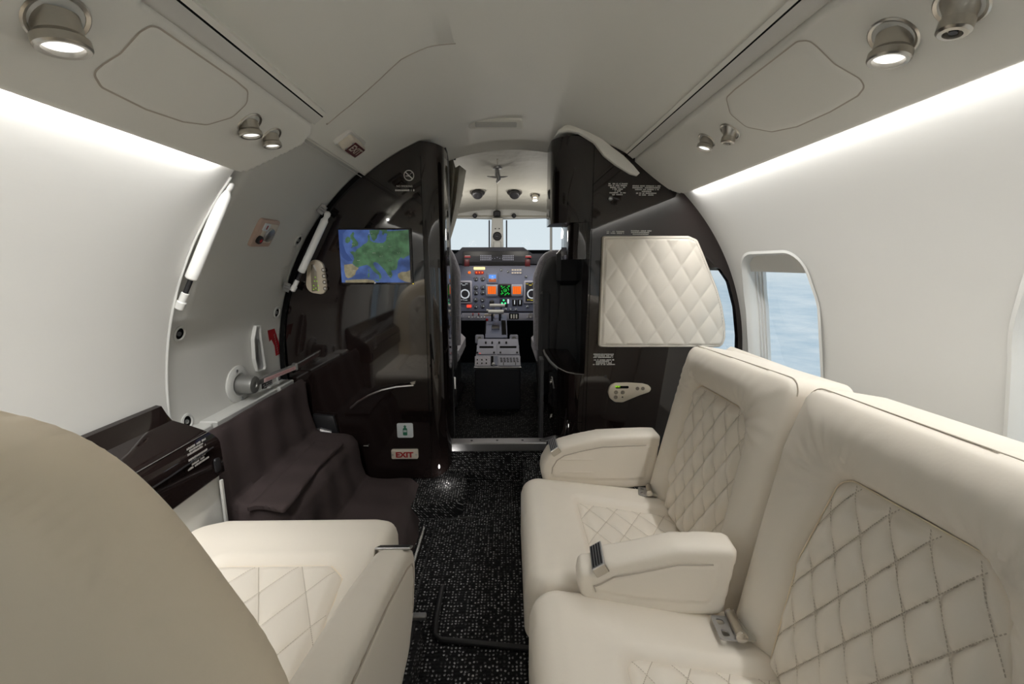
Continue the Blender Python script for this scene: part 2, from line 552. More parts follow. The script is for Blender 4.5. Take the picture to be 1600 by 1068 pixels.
def carpet(name, pitch, spec_col, thr, base=(.010, .010, .011)):
    m = principled(name, base, .9, spec=.15); t = m.node_tree; b = t.nodes['Principled BSDF']
    tcx = N(t, 'ShaderNodeTexCoord'); mpx = N(t, 'ShaderNodeMapping')
    mpx.inputs['Scale'].default_value = (1/pitch, 0.9/pitch, 0)
    sx_ = N(t, 'ShaderNodeSeparateXYZ'); cx_ = N(t, 'ShaderNodeCombineXYZ')      # one 2-D weave folded over all faces
    t.links.new(tcx.outputs['Object'], sx_.inputs[0])
    for k_, f_ in ((0, .9), (1, 1.0)):
        a_ = N(t, 'ShaderNodeMath', operation='MULTIPLY_ADD'); a_.inputs[1].default_value = f_
        t.links.new(sx_.outputs[2], a_.inputs[0]); t.links.new(sx_.outputs[k_], a_.inputs[2]); t.links.new(a_.outputs[0], cx_.inputs[k_])
    t.links.new(cx_.outputs[0], mpx.inputs[0])
    vo = N(t, 'ShaderNodeTexVoronoi'); vo.voronoi_dimensions = '2D'; vo.inputs['Scale'].default_value = 1.0; vo.inputs['Randomness'].default_value = .42
    t.links.new(mpx.outputs[0], vo.inputs['Vector'])
    lt = N(t, 'ShaderNodeMapRange'); lt.inputs[1].default_value = .34; lt.inputs[2].default_value = .20
    t.links.new(vo.outputs['Distance'], lt.inputs[0])
    sp = N(t, 'ShaderNodeSeparateColor'); t.links.new(vo.outputs['Color'], sp.inputs[0])
    gt = N(t, 'ShaderNodeMapRange'); gt.inputs[1].default_value = thr; gt.inputs[2].default_value = 1.0
    t.links.new(sp.outputs[0], gt.inputs[0])
    no_ = N(t, 'ShaderNodeTexNoise'); no_.inputs['Scale'].default_value = 2.5; no_.inputs['Detail'].default_value = 5
    t.links.new(mpx.outputs[0], no_.inputs['Vector'])
    nr = N(t, 'ShaderNodeMapRange'); nr.inputs[1].default_value = .38; nr.inputs[2].default_value = .58
    t.links.new(no_.outputs[0], nr.inputs[0])
    mu = N(t, 'ShaderNodeMath', operation='MULTIPLY'); t.links.new(lt.outputs[0], mu.inputs[0]); t.links.new(gt.outputs[0], mu.inputs[1])
    mu2 = N(t, 'ShaderNodeMath', operation='MULTIPLY'); t.links.new(mu.outputs[0], mu2.inputs[0]); t.links.new(nr.outputs[0], mu2.inputs[1])
    mc = N(t, 'ShaderNodeMixRGB'); mc.inputs[1].default_value = (*base, 1); mc.inputs[2].default_value = (*spec_col, 1)
    t.links.new(mu2.outputs[0], mc.inputs[0]); t.links.new(mc.outputs[0], b.inputs['Base Color'])
    bu = N(t, 'ShaderNodeBump'); bu.inputs['Strength'].default_value = .8; bu.inputs['Distance'].default_value = .004; bu.invert = True
    t.links.new(vo.outputs['Distance'], bu.inputs['Height']); t.links.new(bu.outputs[0], b.inputs['Normal'])
    return m
M['carpet'] = carpet('black_boucle_carpet', .0084, (.55, .55, .55), .22)
M['carpet2'] = carpet('dark_cockpit_carpet', .0085, (.22, .22, .22), .45)


# ================================================================== THE SHELL
Y_AFT, Y_BK = -1.7, 1.526
def S2(deg): return math.radians(deg)*RAD                 # arc length on the lining
def D2(s): return math.degrees(s/RAD)
def struct(name, mb, mat, **kw):
    o = mb.build(name, mat, **kw); o['kind'] = 'structure'; return o

def win_outline(yc, side, grow=0.0):
    """outline of a cabin window in (Y, arc length)"""
    lo, hi = S2(-3.5), S2(28)
    pts = [(yc-.17-grow, lo-grow), (yc+.178+grow, lo-grow), (yc+.178+grow, hi-.15), (yc+.12+grow*.7, hi+grow), (yc-.155-grow, hi+grow), (yc-.17-grow, hi-.14)]
    out = rpoly(pts, [.09, .09, .25, .09, .06, .25], 7)
    if side == 'left': out = [(y, math.pi*RAD - s) for y, s in out]
    return out
RW = [1.297, 1.728, .500, .0, -.52, -1.04]
LW = [.36, -.16, -.68, -1.2]

def hull_sheet(mb, y0, y1, d0, d1, r, holes, res):
    G, Q, _ = clipgrid([(y0, S2(d0)), (y1, S2(d0)), (y1, S2(d1)), (y0, S2(d1))], holes, res)
    mb.add([hull(D2(s), r, y) for y, s in G], [tuple(int(i) for i in q) for q in Q])

rh = [win_outline(y, 'right') for y in RW]; lh = [win_outline(y, 'left') for y in LW]
m = MB(); hull_sheet(m, Y_AFT, 2.02, -38, 48.5, RAD, rh, .02); struct('wall_right', m, M['lining'], ang=60)
m = MB(); hull_sheet(m, Y_AFT, .975, 135, 216, RAD, lh, .02)
for a in range(135, 216, 3):
    m.add([hull(a, RAD, .975), hull(a+3, RAD, .975), hull(a+3, RAD+.03, .975), hull(a, RAD+.03, .975)], [(0, 1, 2, 3)])
struct('wall_left', m, M['lining'], ang=60)
# outer skin keeps daylight out except through the panes
m = MB(); hull_sheet(m, Y_AFT, 2.02, -60, 240, .884, [win_outline(y, 'right', .02) for y in RW]+[win_outline(y, 'left', .02) for y in LW], .035)
struct('wall_skin', m, M['gap'], ang=60)
# wall behind the camera
m = MB(); m.add([hull(a, .93, Y_AFT) for a in range(0, 360, 6)], [tuple(range(60))]); struct('wall_back', m, M['lining'])

def window(n, yc, side, shade=True):
    W_ = win_outline(yc, side)
    def ring(grow, r):
        P = np.array(W_); c = P.mean(0)
        Q = inset(P if side == 'right' else P[::-1], grow)
        if side == 'left': Q = Q[::-1]
        return [hull(D2(s), r, y) for y, s in Q]
    root = thing('window_%d' % n, None, None, hull(12 if side == 'right' else 168, .87, yc), kind='structure')
    steps = [(-.012, RAD-.002), (-.004, RAD-.004), (.004, RAD+.004), (.010, RAD+.014), (.012, RAD+.030)]
    rings = [ring(*a) for a in steps]; mb = MB()
    for A, B in zip(rings[:-1], rings[1:]): mb.strip(A+[A[0]], B+[B[0]])
    mb.build('window_reveal', M['reveal'], root, ang=50)
    steps = [(.012, RAD+.030), (.018, RAD+.031), (.018, RAD+.037), (.024, RAD+.038), (.024, RAD+.044), (.030, RAD+.045), (.030, RAD+.056)]
    rings = [ring(*a) for a in steps]; mb = MB()
    for A, B in zip(rings[:-1], rings[1:]): mb.strip(A+[A[0]], B+[B[0]])
    mb.build('window_frame', M['white'], root, ang=30)
    mb = MB(); mb.strip(*(lambda A, B: (A+[A[0]], B+[B[0]]))(ring(.030, RAD+.056), ring(-.02, RAD+.060)))
    mb.build('window_seal', M['gap'], root)
    mb = MB(); R_ = ring(.029, RAD+.052); mb.add(R_, [tuple(range(len(R_)))]); mb.build('window_pane', M['glass'], root)
    if shade:
        d0, d1 = (23.4, 30) if side == 'right' else (156.6, 150)
        mb = MB(); ys = np.linspace(yc-.165, yc+.172, 8)
        for dd, rr in ((d0, RAD+.024), (d0, RAD+.018), ((d0+d1)/2, RAD+.028), (d1, RAD+.028)):
            pass
        prof = [(d0, RAD+.026), (d0, RAD+.018), (d0*.7+d1*.3, RAD+.014), ((d0+d1)/2, RAD+.018), (d1, RAD+.018)]
        for (da, ra), (db, rb) in zip(prof[:-1], prof[1:]):
            mb.strip([hull(da, ra, y) for y in ys], [hull(db, rb, y) for y in ys])
        mb.build('window_shade', M['white'], root, ang=60)
k = 1
for y in RW: window(k, y, 'right'); k += 1
for y in LW: window(k, y, 'left'); k += 1

# ceiling: aft panel (slightly proud on its left side, ending in a curved lip) and front panel
SEAM = [(100, 1.0), (103.6, .984), (108, .987), (112.6, 1.02), (118.5, 1.053), (124.5, 1.07)]
def seam(d): return float(np.interp(d, [a for a, _ in SEAM], [b for _, b in SEAM]))
def r_aft(d):
    return RAD - .018*float(sst(np.array(d), 100, 117)) - .013*float(1-sst(np.array(d), 66, 80))
m = MB()
degs = np.r_[np.linspace(63.0, 100, 38), np.linspace(100, 123.2, 24)[1:]]
for a, b in zip(degs[:-1], degs[1:]):
    fw_ = (a+b)/2 > 100; ya = seam(a) if fw_ else 1.60; yb = seam(b) if fw_ else 1.60
    na = np.linspace(Y_AFT, ya, 24); nb = np.linspace(Y_AFT, yb, 24)
    m.strip([hull(a, r_aft(a), y) for y in na], [hull(b, r_aft(b), y) for y in nb])
    if fw_:
        m.add([hull(a, r_aft(a), ya), hull(b, r_aft(b), yb), hull(b, RAD+.004, yb+.004), hull(a, RAD+.004, ya+.004)], [(0, 1, 2, 3)])
for a, b in zip(degs[:-1], degs[1:]):          # forward of the cabinets towards the cockpit
    if b > 100.01: break
    m.strip([hull(a, r_aft(a)*1-.0, 1.60), hull(a, RAD-.012, 1.72), hull(a, RAD-.035, 1.76)], [hull(b, r_aft(b), 1.60), hull(b, RAD-.012, 1.72), hull(b, RAD-.035, 1.76)])
struct('ceiling', m, M['ceiling'], ang=50)
m = MB()
degs = np.linspace(100, 128, 30)
for a, b in zip(degs[:-1], degs[1:]):
    P = lambda d: [hull(d, RAD, y) for y in np.linspace(seam(d)-.01, 1.60, 8)] + [hull(d, RAD-.012, 1.72), hull(d, RAD-.035, 1.76)]
    m.strip(P(a), P(b))
struct('ceiling', m, M['ceiling'], ang=50)
m = MB(); m.tube([hull(d, r_aft(d)+.0006, seam(d)+.002) for d in np.linspace(99.8, 123.5, 24)], .0017, 6); struct('trim_17', m, M['stitch'])
# beyond the rail the lining continues down to the door head
m = MB()
for a in np.arange(45, 62.6, 2.2):
    m.strip([hull(a, RAD+.01, y) for y in (Y_AFT, 0, 1.6, 1.76)], [hull(a+2.2, RAD+.01, y) for y in (Y_AFT, 0, 1.6, 1.76)])
for a in np.arange(123, 140, 2.0):
    m.strip([hull(a, RAD+.012, y) for y in (Y_AFT, 0, .975)], [hull(a+2, RAD+.012, y) for y in (Y_AFT, 0, .975)])
struct('trim_1', m, M['rail'], ang=50)

# rails between ceiling and overhead panels: pale band and dark slot
LA, LB = np.array([-.402, 1.139]), np.array([-.540, 1.032])
RA, RB = np.array([.432, 1.189]), np.array([.593, 1.074])
def rail(name, P0, P1, y1):
    u = (P1-P0)/np.linalg.norm(P1-P0); n_ = np.array([u[1], -u[0]])
    if n_[1] > 0: n_ = -n_
    root = thing(name, None, None, (P0[0], 0, P0[1]), kind='structure')
    def bar(p, q, t, mb):
        a, b = P0+u*p, P0+u*q
        vs = []
        for y in (Y_AFT, y1):
            for c in (a+n_*t, b+n_*t, b-n_*.02, a-n_*.02): vs.append((c[0], y, c[1]))
        mb.add(vs, [(0, 1, 2, 3), (7, 6, 5, 4), (0, 4, 5, 1), (1, 5, 6, 2), (2, 6, 7, 3), (3, 7, 4, 0)])
        return mb
    bar(-.012, -.0030, .0015, MB()).build('inner_bead', M['ceiling'], root)
    bar(-.0030, .000, .0012, MB()).build('slot', M['gap'], root)
    bar(.000, .0225, .0015, MB()).build('band', M['rail'], root)
    bar(.0225, .027, -.004, MB()).build('shadow_gap', M['rail'], root)
rail('trim_2', np.array([-.383, 1.154]), LA, .993)
rail('trim_3', np.array([.409, 1.206]), RA, 1.515)

# door-head line and the dark frame edge round the bulkheads
m = MB()
for a in (127.6, 128.6):
    m.tube([hull(a, RAD-.001, 1.02), hull(a, RAD-.001, 1.52)], .0012, 6)
struct('trim_4', m, M['rail'])

# floors
m = MB(); m.box((-.05, -.05, -.02), (1.0, 3.35, .04)); struct('floor', m, M['carpet'])
m = MB(); m.box((.35, -.05, .045), (.56, 3.3, .09)); struct('trim_5', m, M['carpet'])
m = MB(); m.box((-.53, -.435, .045), (.70, 2.53, .09), b=.006); struct('trim_6', m, M['carpet'])   # raised side floor on the left
m = MB(); m.box((.02, 2.36, .07), (1.25, 1.5, .14)); struct('floor', m, M['carpet2'])

# ================================================================== OVERHEAD PANELS
def plane_frame(P0, P1):
    u = np.array([0, 1.0, 0]); v = np.array([P1[0]-P0[0], 0, P1[1]-P0[1]]); v /= np.linalg.norm(v)
    n = np.cross(u, v)
    if n[2] > 0: n = -n
    return (np.array([P0[0], 0, P0[1]]), u, v, n)
def onframe(fr, x, y):
    O, u, v, n = fr; d = ray(x, y); s = ((O-EYEV)@n)/(d@n); p = EYEV+d*s-O
    return (float(p@u), float(p@v))
FL, FR = plane_frame(LA, LB), plane_frame(RA, RB)

def overhead(side, fr, front_px, W_, hatch_px, label, hlabel):
    front = [onframe(fr, *p) for p in front_px]
    out = [(Y_AFT+.02, 0)] + [(front[0][0], 0)] + front[1:-1] + [(front[-1][0], W_), (Y_AFT+.02, W_)]
    root = thing('overhead_panel', label, 'overhead panel', fr[0]+fr[1]*-.3+fr[2]*.08)
    mb = MB()
    def hf(P, d):
        return .004*np.sin(np.clip(P[:, 1]/W_, 0, 1)*math.pi) + rnd(d, .007)-.007
    pad(mb, out, fr, hf, .006, base=-.010)
    mb.build('panel_shell', M['overhead'], root, ang=50)
    hp = [onframe(fr, *p) for p in hatch_px]
    if sum(a[0]*b[1]-b[0]*a[1] for a, b in zip(hp, hp[1:]+hp[:1])) < 0: hp = hp[::-1]
    hp = rpoly(hp, .02, 5)
    mb = MB(); O, u, v, n = fr
    z = lambda q: .004*math.sin(max(0, min(1, q[1]/W_))*math.pi)
    ring_o = [O+u*q[0]+v*q[1]+n*(z(q)+.0006) for q in hp]
    ih = inset(hp, .0026)
    ring_i = [O+u*q[0]+v*q[1]+n*(z(q)+.0006) for q in ih]
    mb.strip(ring_o+[ring_o[0]], ring_i+[ring_i[0]])
    hatch = MB()
    pad(hatch, ih, fr, lambda P, d: .004*np.sin(np.clip(P[:, 1]/W_, 0, 1)*math.pi)+.0004+rnd(d, .003)*.5, .006, base=0)
    h = hatch.build('access_hatch', M['overhead'], root, ang=50)
    mb.build('hatch_seam', M['stitch'], h)
    return root
overhead('left', FL, [(490, 195), (489, 207), (471, 226), (432, 245), (385, 270), (375, 268)], .176,
         [(x/3.077, y/3.077) for x, y in [(426, 335), (480, 288), (560, 240), (660, 140), (720, 112), (760, 122), (1130, 378), (1192, 430), (1185, 490), (1110, 555), (985, 592), (870, 578), (690, 518), (470, 408)]],
         'long beige overhead panel on the left with a large and two small lit lamps', None)
overhead('right', FR, [(986, 253), (992, 266), (1004, 281), (1030, 290), (1062, 303), (1070, 303)], .198,
         [(960+x/2.5, y/2.5) for x, y in [(436, 378), (470, 345), (715, 155), (765, 150), (800, 175), (870, 238), (970, 295), (990, 330), (960, 368), (850, 432), (720, 490), (620, 510), (520, 490), (455, 440)]],
         'long beige overhead panel on the right running up to the dark cabinet', None)

# hidden LED strips that light the walls from behind the panel lips
for side, deg, y1, lab in (('l', 135.6, .90, 'thin glowing strip light tucked behind the left overhead panel lip'), ('r', 47.6, 1.44, 'thin glowing strip light tucked behind the right overhead panel lip')):
    p = hull(deg, .818); m = MB(); m.box((p[0], (Y_AFT+y1)/2, p[2]), (.003, y1-Y_AFT, .003))
    tagp(m.build('strip_light', M['led']), lab, 'light')

def fitting(kind, px, fr, scale, tilt, label, group=None, lit=True):
    """recessed nickel socket with a swivelling lamp barrel or an air nozzle"""
    s_, t_ = onframe(fr, *px); O, u, v, n = fr
    c = O+u*s_+v*t_+n*.003
    root = thing('reading_light' if kind == 'lamp' else 'air_nozzle', label, 'reading light' if kind == 'lamp' else 'air vent', c, group)
    ax = n+np.array(tilt); ax /= np.linalg.norm(ax)
    R_ = .026*scale
    MB().lathe(c, n, [(R_*1.0, -.002), (R_*1.05, .001), (R_*.98, .0025), (R_*.86, .001), (R_*.80, -.004), (R_*.5, -.005)], 32).build('flange', M['nickel'], root)
    c2 = c-n*.006*scale
    if kind == 'lamp':
        MB().lathe(c2, ax, [(R_*.55, 0), (R_*.72, .002), (R_*.70, .018*scale), (R_*.82, .022*scale), (R_*.82, .029*scale), (R_*.76, .031*scale), (R_*.62, .0305*scale), (R_*.58, .026*scale)], 32).build('barrel', M['nickel'], root)
        MB().lathe(c2, ax, [(.0005, .0262*scale), (R_*.40, .0265*scale), (R_*.60, .0262*scale)], 28, cap=False).build('lens', M['lens'] if lit else M['lensdim'], root)
        d = bpy.data.lights.new('lamp_beam', 'SPOT'); d.energy = SPOT_W*scale; d.spot_size = math.radians(95); d.spot_blend = .8
        d.shadow_soft_size = .012; d.color = (1, .97, .91)
        o = bpy.data.objects.new('lamp_beam', d); COL.objects.link(o); o.parent = root
        p = Vector(c2+ax*.034*scale) - ROOTLOC[root]
        o.location = p; o.rotation_euler = Vector(-ax).to_track_quat('Z', 'Y').to_euler()
    else:
        MB().lathe(c2, ax, [(R_*.85, 0), (R_*.60, .012*scale), (R_*.55, .02*scale), (R_*.62, .021*scale), (R_*.62, .032*scale), (R_*.52, .0345*scale), (R_*.35, .035*scale), (R_*.3, .029*scale)], 32).build('nozzle_cone', M['nickel'], root)
        MB().lathe(c2, ax, [(.0005, .0335*scale), (R_*.16, .0335*scale), (R_*.18, .028*scale)], 18).build('centre_jet', M['darkmetal'], root)
fitting('lamp', (85, 25), FL, 1.12, (-.42, .05, -.45), 'large round lit lamp at the rear of the left overhead panel')
fitting('lamp', (388, 190), FL, .88, (-.40, .0, -.45), 'rear one of the paired small lit lamps on the left overhead panel')
fitting('lamp', (422, 210), FL, .80, (-.40, .0, -.45), 'front one of the paired small lit lamps, nearest the entry door')
fitting('lamp', (1398, 55), FR, 1.12, (.35, .0, -.45), 'large round lit lamp on the right overhead panel behind the hatch')
fitting('lamp', (1106, 217), FR, .86, (.1, .0, -.5), 'small lit lamp beside the air nozzle on the right overhead panel')
fitting('nozzle', (1142, 203), FR, .90, (.30, .0, -.35), 'small nickel air nozzle beside the small lit lamp on the right')
fitting('nozzle', (1505, 5), FR, 1.0, (.30, .0, -.35), 'nickel air nozzle cut by the top right picture edge')
for y in (-.35, -1.1):            # unseen lamp pairs added behind the viewpoint to fill the cabin with light
    for fr, tl in ((FL, (.1, -.2, -.4)), (FR, (-.1, -.2, -.4))):
        O, u, v, n = fr
        c = O+u*y+v*.08
        d = EYEV
        root = thing('reading_light', 'added unseen round lamp on the rear overhead panel, brightening the cabin from behind', 'reading light', c+n*.003, 'added rear fill lamps')
        ax = n+np.array(tl); ax /= np.linalg.norm(ax); R_ = .028
        MB().lathe(c+n*.003, n, [(R_*1.0, -.002), (R_*1.05, .001), (R_*.98, .0025), (R_*.8, -.004)], 28).build('flange', M['nickel'], root)
        MB().lathe(c, ax, [(R_*.6, 0), (R_*.7, .018), (R_*.8, .025), (R_*.74, .031), (R_*.58, .026)], 28).build('barrel', M['nickel'], root)
        MB().lathe(c, ax, [(.0005, .027), (R_*.6, .0265)], 24, cap=False).build('lens', M['lens'], root)
        d = bpy.data.lights.new('lamp_beam', 'SPOT'); d.energy = SPOT_W*1.3; d.spot_size = math.radians(100); d.spot_blend = .8; d.shadow_soft_size = .012; d.color = (1, .97, .91)
        o = bpy.data.objects.new('lamp_beam', d); COL.objects.link(o); o.parent = root
        o.location = Vector(c+ax*.035)-ROOTLOC[root]; o.rotation_euler = Vector(-ax).to_track_quat('Z', 'Y').to_euler()

# ceiling vent and tilted exit sign
c = hullpx(775, 191, RAD-.004)
vt = thing('ceiling_vent', 'narrow beige slotted vent plate on the ceiling before the cockpit', 'vent', c)
fv = (c, np.array([1, 0, 0]), np.array([0, -math.cos(.42), math.sin(.42)]), np.array([0, -math.sin(.42), -math.cos(.42)]))
MB().prism(rpoly([(-.092, -.022), (.092, -.022), (.084, .022), (-.084, .022)], .008), fv, .010, .003).build('vent_plate', M['ceiling'], vt)
mb = MB(); mb.prism(rrect(0, .002, .135, .022, .004), fv, .0115); mb.build('vent_grille', M['sidewhite'], vt)
mb = MB()
for i in range(-2, 3): mb.box(c+fv[2]*(.002+i*.0042)+fv[3]*.012, (.128, .0012, .0008), R=np.array([fv[1], fv[2], fv[3]]))
mb.build('vent_slots', M['rail'], vt)

def local_frame(p, deg):
    """frame on the hull: u towards the nose, v up the arc, n inwards"""
    a = math.radians(deg)
    n = -np.array([math.cos(a), 0, math.sin(a)]); u = np.array([0, 1.0, 0])
    v = np.array([math.sin(a), 0, -math.cos(a)])
    if v[2] < 0: v = -v
    return (np.array(p, float), u, v, n)
c = hull(123.8, RAD, 1.255); fe = local_frame(c, 123.8)
ex = thing('ceiling_exit_sign', 'small emergency light with red letters on the ceiling above the door', 'sign', c)
MB().prism(rpoly([(-.060, -.028), (.062, -.030), (.062, .030), (-.060, .028)], .008), fe, .008, .003).build('base_plate', M['rail'], ex)
MB().prism(rrect(0, 0, .105, .044, .010), fe, .024, .006).build('casing', M['signbox'], ex)
MB().prism(rrect(.008, -.001, .080, .036, .003), fe, .0246, .0003).build('red_window', M['darkred'], ex)
mb = MB(); text_mesh(mb, 'EXIT', (fe[0]+fe[1]*.008-fe[2]*.001, fe[1]*1.1, fe[2], fe[3]), .030, .0251, bold=.03); mb.build('letters', M['signbox'], ex)
mb = MB()
for s_ in (-.012, .010): mb.lathe(fe[0]-fe[1]*.036+fe[2]*s_+fe[3]*.022, fe[3], [(.004, 0), (.0035, .003), (.001, .003)], 12)
mb.build('screws', M['steel'], ex)

# ================================================================== ENTRY DOOR
RD = .836
door = thing('door_1', None, None, hull(180, RD, 1.25), kind='structure')
mb = MB(); mb2 = MB()
ds = np.arange(127, 187.1, .75)
for a, b in zip(ds[:-1], ds[1:]):
    yy = [.96, .98, 1.0, 1.02, 1.03, 1.036, 1.042, 1.048, 1.055, 1.07, 1.2, 1.35, 1.45, 1.56]
    rd = lambda y, d: RD+.043*float(1-sst(np.array(y), 1.028, 1.056))*float(sst(np.array(d), 135, 139)*(1-sst(np.array(d), 161, 164)))
    mb.strip([hull(a, rd(y, a), y) for y in yy], [hull(b, rd(y, b), y) for y in yy])
mb.build('door_skin', M['door'], door, ang=60)
mb = MB()
for a, b in zip(ds[:-1], ds[1:]):       # rubber seal along the front edge
    mb.strip([hull(a, .822, 1.524), hull(a, .833, 1.515)], [hull(b, .822, 1.524), hull(b, .833, 1.515)])
mb.build('door_seal', M['gap'], door)
# raised frame bead down the aft edge
mb = MB(); mb.tube([hull(a, RAD+.002, .981) for a in np.arange(139, 200, 2)], .004, 8); mb.build('edge_bead', M['white'], door)
# sill rail at the bottom with two notches
mb = MB()
for z0, z1, rr in ((.418, .446, .760), ):
    for (ya, yb) in ((.985, 1.075), (1.092, 1.40), (1.417, 1.515)):
        mb.box((-.757-.018, (ya+yb)/2, (z0+z1)/2), (.05, yb-ya, z1-z0), b=.003)
mb.box((-.790, 1.25, .430), (.06, .54, .024))
mb.build('sill_rail', M['sidewhite'], door)
MB().box((-.7595, 1.25, .4150), (.056, .535, .006)).build('sill_gap', M['gap'], door)

def door_bolt(px, part='latch_hole'):
    p = hullpx(*px, RD); a = math.degrees(math.atan2(p[2]-CZ, p[0]-CX)); f = local_frame(p, a)
    r = MB().lathe(p, f[3], [(.021, -.002), (.020, .003), (.0155, .004), (.0135, .0015), (.0135, .0005)], 24, cap=False).build(part, M['sidewhite'], door)
    MB().lathe(p, f[3], [(.0138, .0008), (.0005, .0008)], 20, cap=False).build('latch_recess', M['gap'], r)
    MB().lathe(p-f[1]*.002, f[3], [(.006, 0), (.0055, .003), (.001, .0035)], 12, cap=False).build('latch_pin', M['steel'], r)
for px in ((280, 521), (432, 488), (437, 590), (292, 658), (466, 375)): door_bolt(px)

# slot guide (tall curved recess) above the handle
mb = MB(); pts_o = [(396, 508), (403, 507), (404, 530), (412, 572), (411, 578), (399, 580), (393, 560), (391, 530)]
P = [hullpx(*q, RD) for q in pts_o]
a0 = 173; fs_ = local_frame(P[3], a0)
def tofr(p, f): d = np.array(p)-f[0]; return (float(d@f[1]), float(d@f[2]))
q2 = rpoly([tofr(p, fs_) for p in P], .004, 3)
if sum(a[0]*b[1]-b[0]*a[1] for a, b in zip(q2, q2[1:]+q2[:1])) < 0: q2 = q2[::-1]
fs2 = (fs_[0]+fs_[3]*-.004, *fs_[1:])
qi = inset(q2, .0042); mb = MB()
lv_ = lambda L, h: [fs2[0]+fs2[1]*float(a)+fs2[2]*float(b)+fs2[3]*h for a, b in list(L)+[L[0]]]
mb.strip(lv_(q2, .002), lv_(q2, .013)); mb.strip(lv_(q2, .013), lv_(qi, .013)); mb.strip(lv_(qi, .013), lv_(qi, .0055)); mb.build('slot_guide', M['white'], door)
mb = MB(); mb.add(lv_(qi, .0056)[:-1], [tuple(range(len(qi)))]); mb.build('slot_recess', M['steel'], door)
mb = MB(); qs = np.array(qi); cs = qs.mean(0)
mb.tube([fs2[0]+fs2[1]*float(cs[0]-.004+.012*t)+fs2[2]*float(cs[1]+.035-.075*t)+fs2[3]*.0085 for t in (0, .5, 1)], .0025, 8); mb.build('slot_rod', M['gunmetal'], door)

# red arrow
pa = [hullpx(*q, RD-.001) for q in [(418, 516), (429, 513), (431, 520), (436, 535), (438, 552), (431, 556), (429, 540), (424, 530), (421, 534)]]
mb = MB(); mb.add([p for p in pa], [(0, 1, 2, 8), (2, 7, 8), (2, 3, 6, 7), (3, 4, 5, 6)]); mb.build('arrow_decal', M['red'], door, smooth=False)
mb = MB()
for k_ in range(9):
    p = hullpx(428.5+k_*.75, 523+k_*3.4, RD-.003); f = local_frame(p, 171)
    mb.poly([(-.0018, -.0028), (.0014, -.0028), (.0018, .0028), (-.0014, .0028)], f, .0)
mb.build('arrow_print', M['print'], door)

# handle
ph = hullpx(371, 600, RD); f = local_frame(ph, 178)
hd = MB().lathe(ph, f[3], [(.056, -.004), (.056, .004), (.050, .008), (.034, .009), (.031, .006), (.028, .004)], 40).build('door_handle', M['sidewhite'], door)
MB().lathe(ph, f[3], [(.027, .004), (.027, .046), (.0255, .052), (.016, .054), (.009, .0535), (.008, .050), (.003, .049)], 36).build('hub', M['gunmetal'], hd)
hubtip = ph+f[3]*.040
lend = aX(465, 571, hubtip[0]+.010)
ld = lend-hubtip; L_ = np.linalg.norm(ld); ld /= L_
up_ = np.cross(f[3], ld); up_ /= np.linalg.norm(up_); nn = np.cross(ld, up_)
if up_[2] < 0: up_ = -up_
nn = np.cross(ld, up_);  nn = nn if nn[0] > 0 else -nn
mb = MB(); mb.box(hubtip+ld*L_*.52, (L_*.96, .020, .013), R=np.array([ld, up_, nn]), b=.003)
mb.box(hubtip+ld*(L_-.010), (.030, .028, .020), R=np.array([ld, up_, nn]), b=.004)
mb.build('lever', M['gunmetal'], hd)
fw_ = (hubtip+ld*L_*.55+nn*.0066, ld, up_, nn)
lb = MB().prism(rrect(0, -.001, L_*.70, .0125, .001), fw_, .0006).build('warning_strip', M['pink'], hd)
mb = MB()
for rr_ in (0, 1):
    smallprint(mb, (fw_[0]+up_*(.0008-.0045*rr_), *fw_[1:]), [L_*.64], .004, .0018, .0012)
mb.build('warning_print', M['red'], hd)
for (du, dv) in ((-.012, .044), (.004, -.044)):
    MB().lathe(ph+f[1]*du+f[2]*dv, f[3], [(.0045, .008), (.004, .010), (.001, .010)], 10).build('escutcheon_screw', M['steel'], hd)
pp = hullpx(417, 600, RD-.001); f = local_frame(pp, 178)
pl = MB().prism(rrect(0, 0, .062, .034, .002), f, .0012).build('handle_placard', M['black'], door)
mb = MB(); smallprint(mb, (f[0]+f[2]*.008, *f[1:]), [.032, .05, .05, .044], .0072, .0045, .0018); mb.build('placard_print', M['print'], pl)

# switch plate in a rose coloured casing
ps = hullpx(411, 362, RD); f = local_frame(ps, 148)
sw = thing('switch_plate', 'pinkish square switch plate with red button on the entry door', 'switch', ps)
q = [(-.045, -.045), (.05, -.040), (.045, .042), (-.05, .040)]
MB().prism(rpoly(q, .008), f, .010, .003).build('casing', M['rosecase'], sw)
MB().prism(rrect(.008, .002, .066, .058, .006), f, .0108, .0003).build('recess', M['signbox'], sw)
MB().lathe(ps+f[1]*.012+f[2]*-.002, f[3], [(.021, .010), (.020, .016), (.017, .018), (.001, .018)], 28).build('dial', M['steel'], sw)
MB().prism(rrect(-.018, .020, .026, .022, .002), f, .0135).build('legend', M['oxy'], sw)
MB().prism([(-.020, .014), (-.016, .014), (-.015, .026), (-.021, .026)], f, .0142).build('legend_mark', M['red'], sw)
b_ = MB().lathe(ps+f[1]*-.024+f[2]*-.019, f[3], [(.012, .010), (.012, .016), (.010, .018), (.001, .018)], 20).build('push_button', M['black'], sw)
MB().lathe(ps+f[1]*-.024+f[2]*-.019, f[3], [(.005, .0185), (.001, .019)], 12).build('button_dot', M['red'], b_)

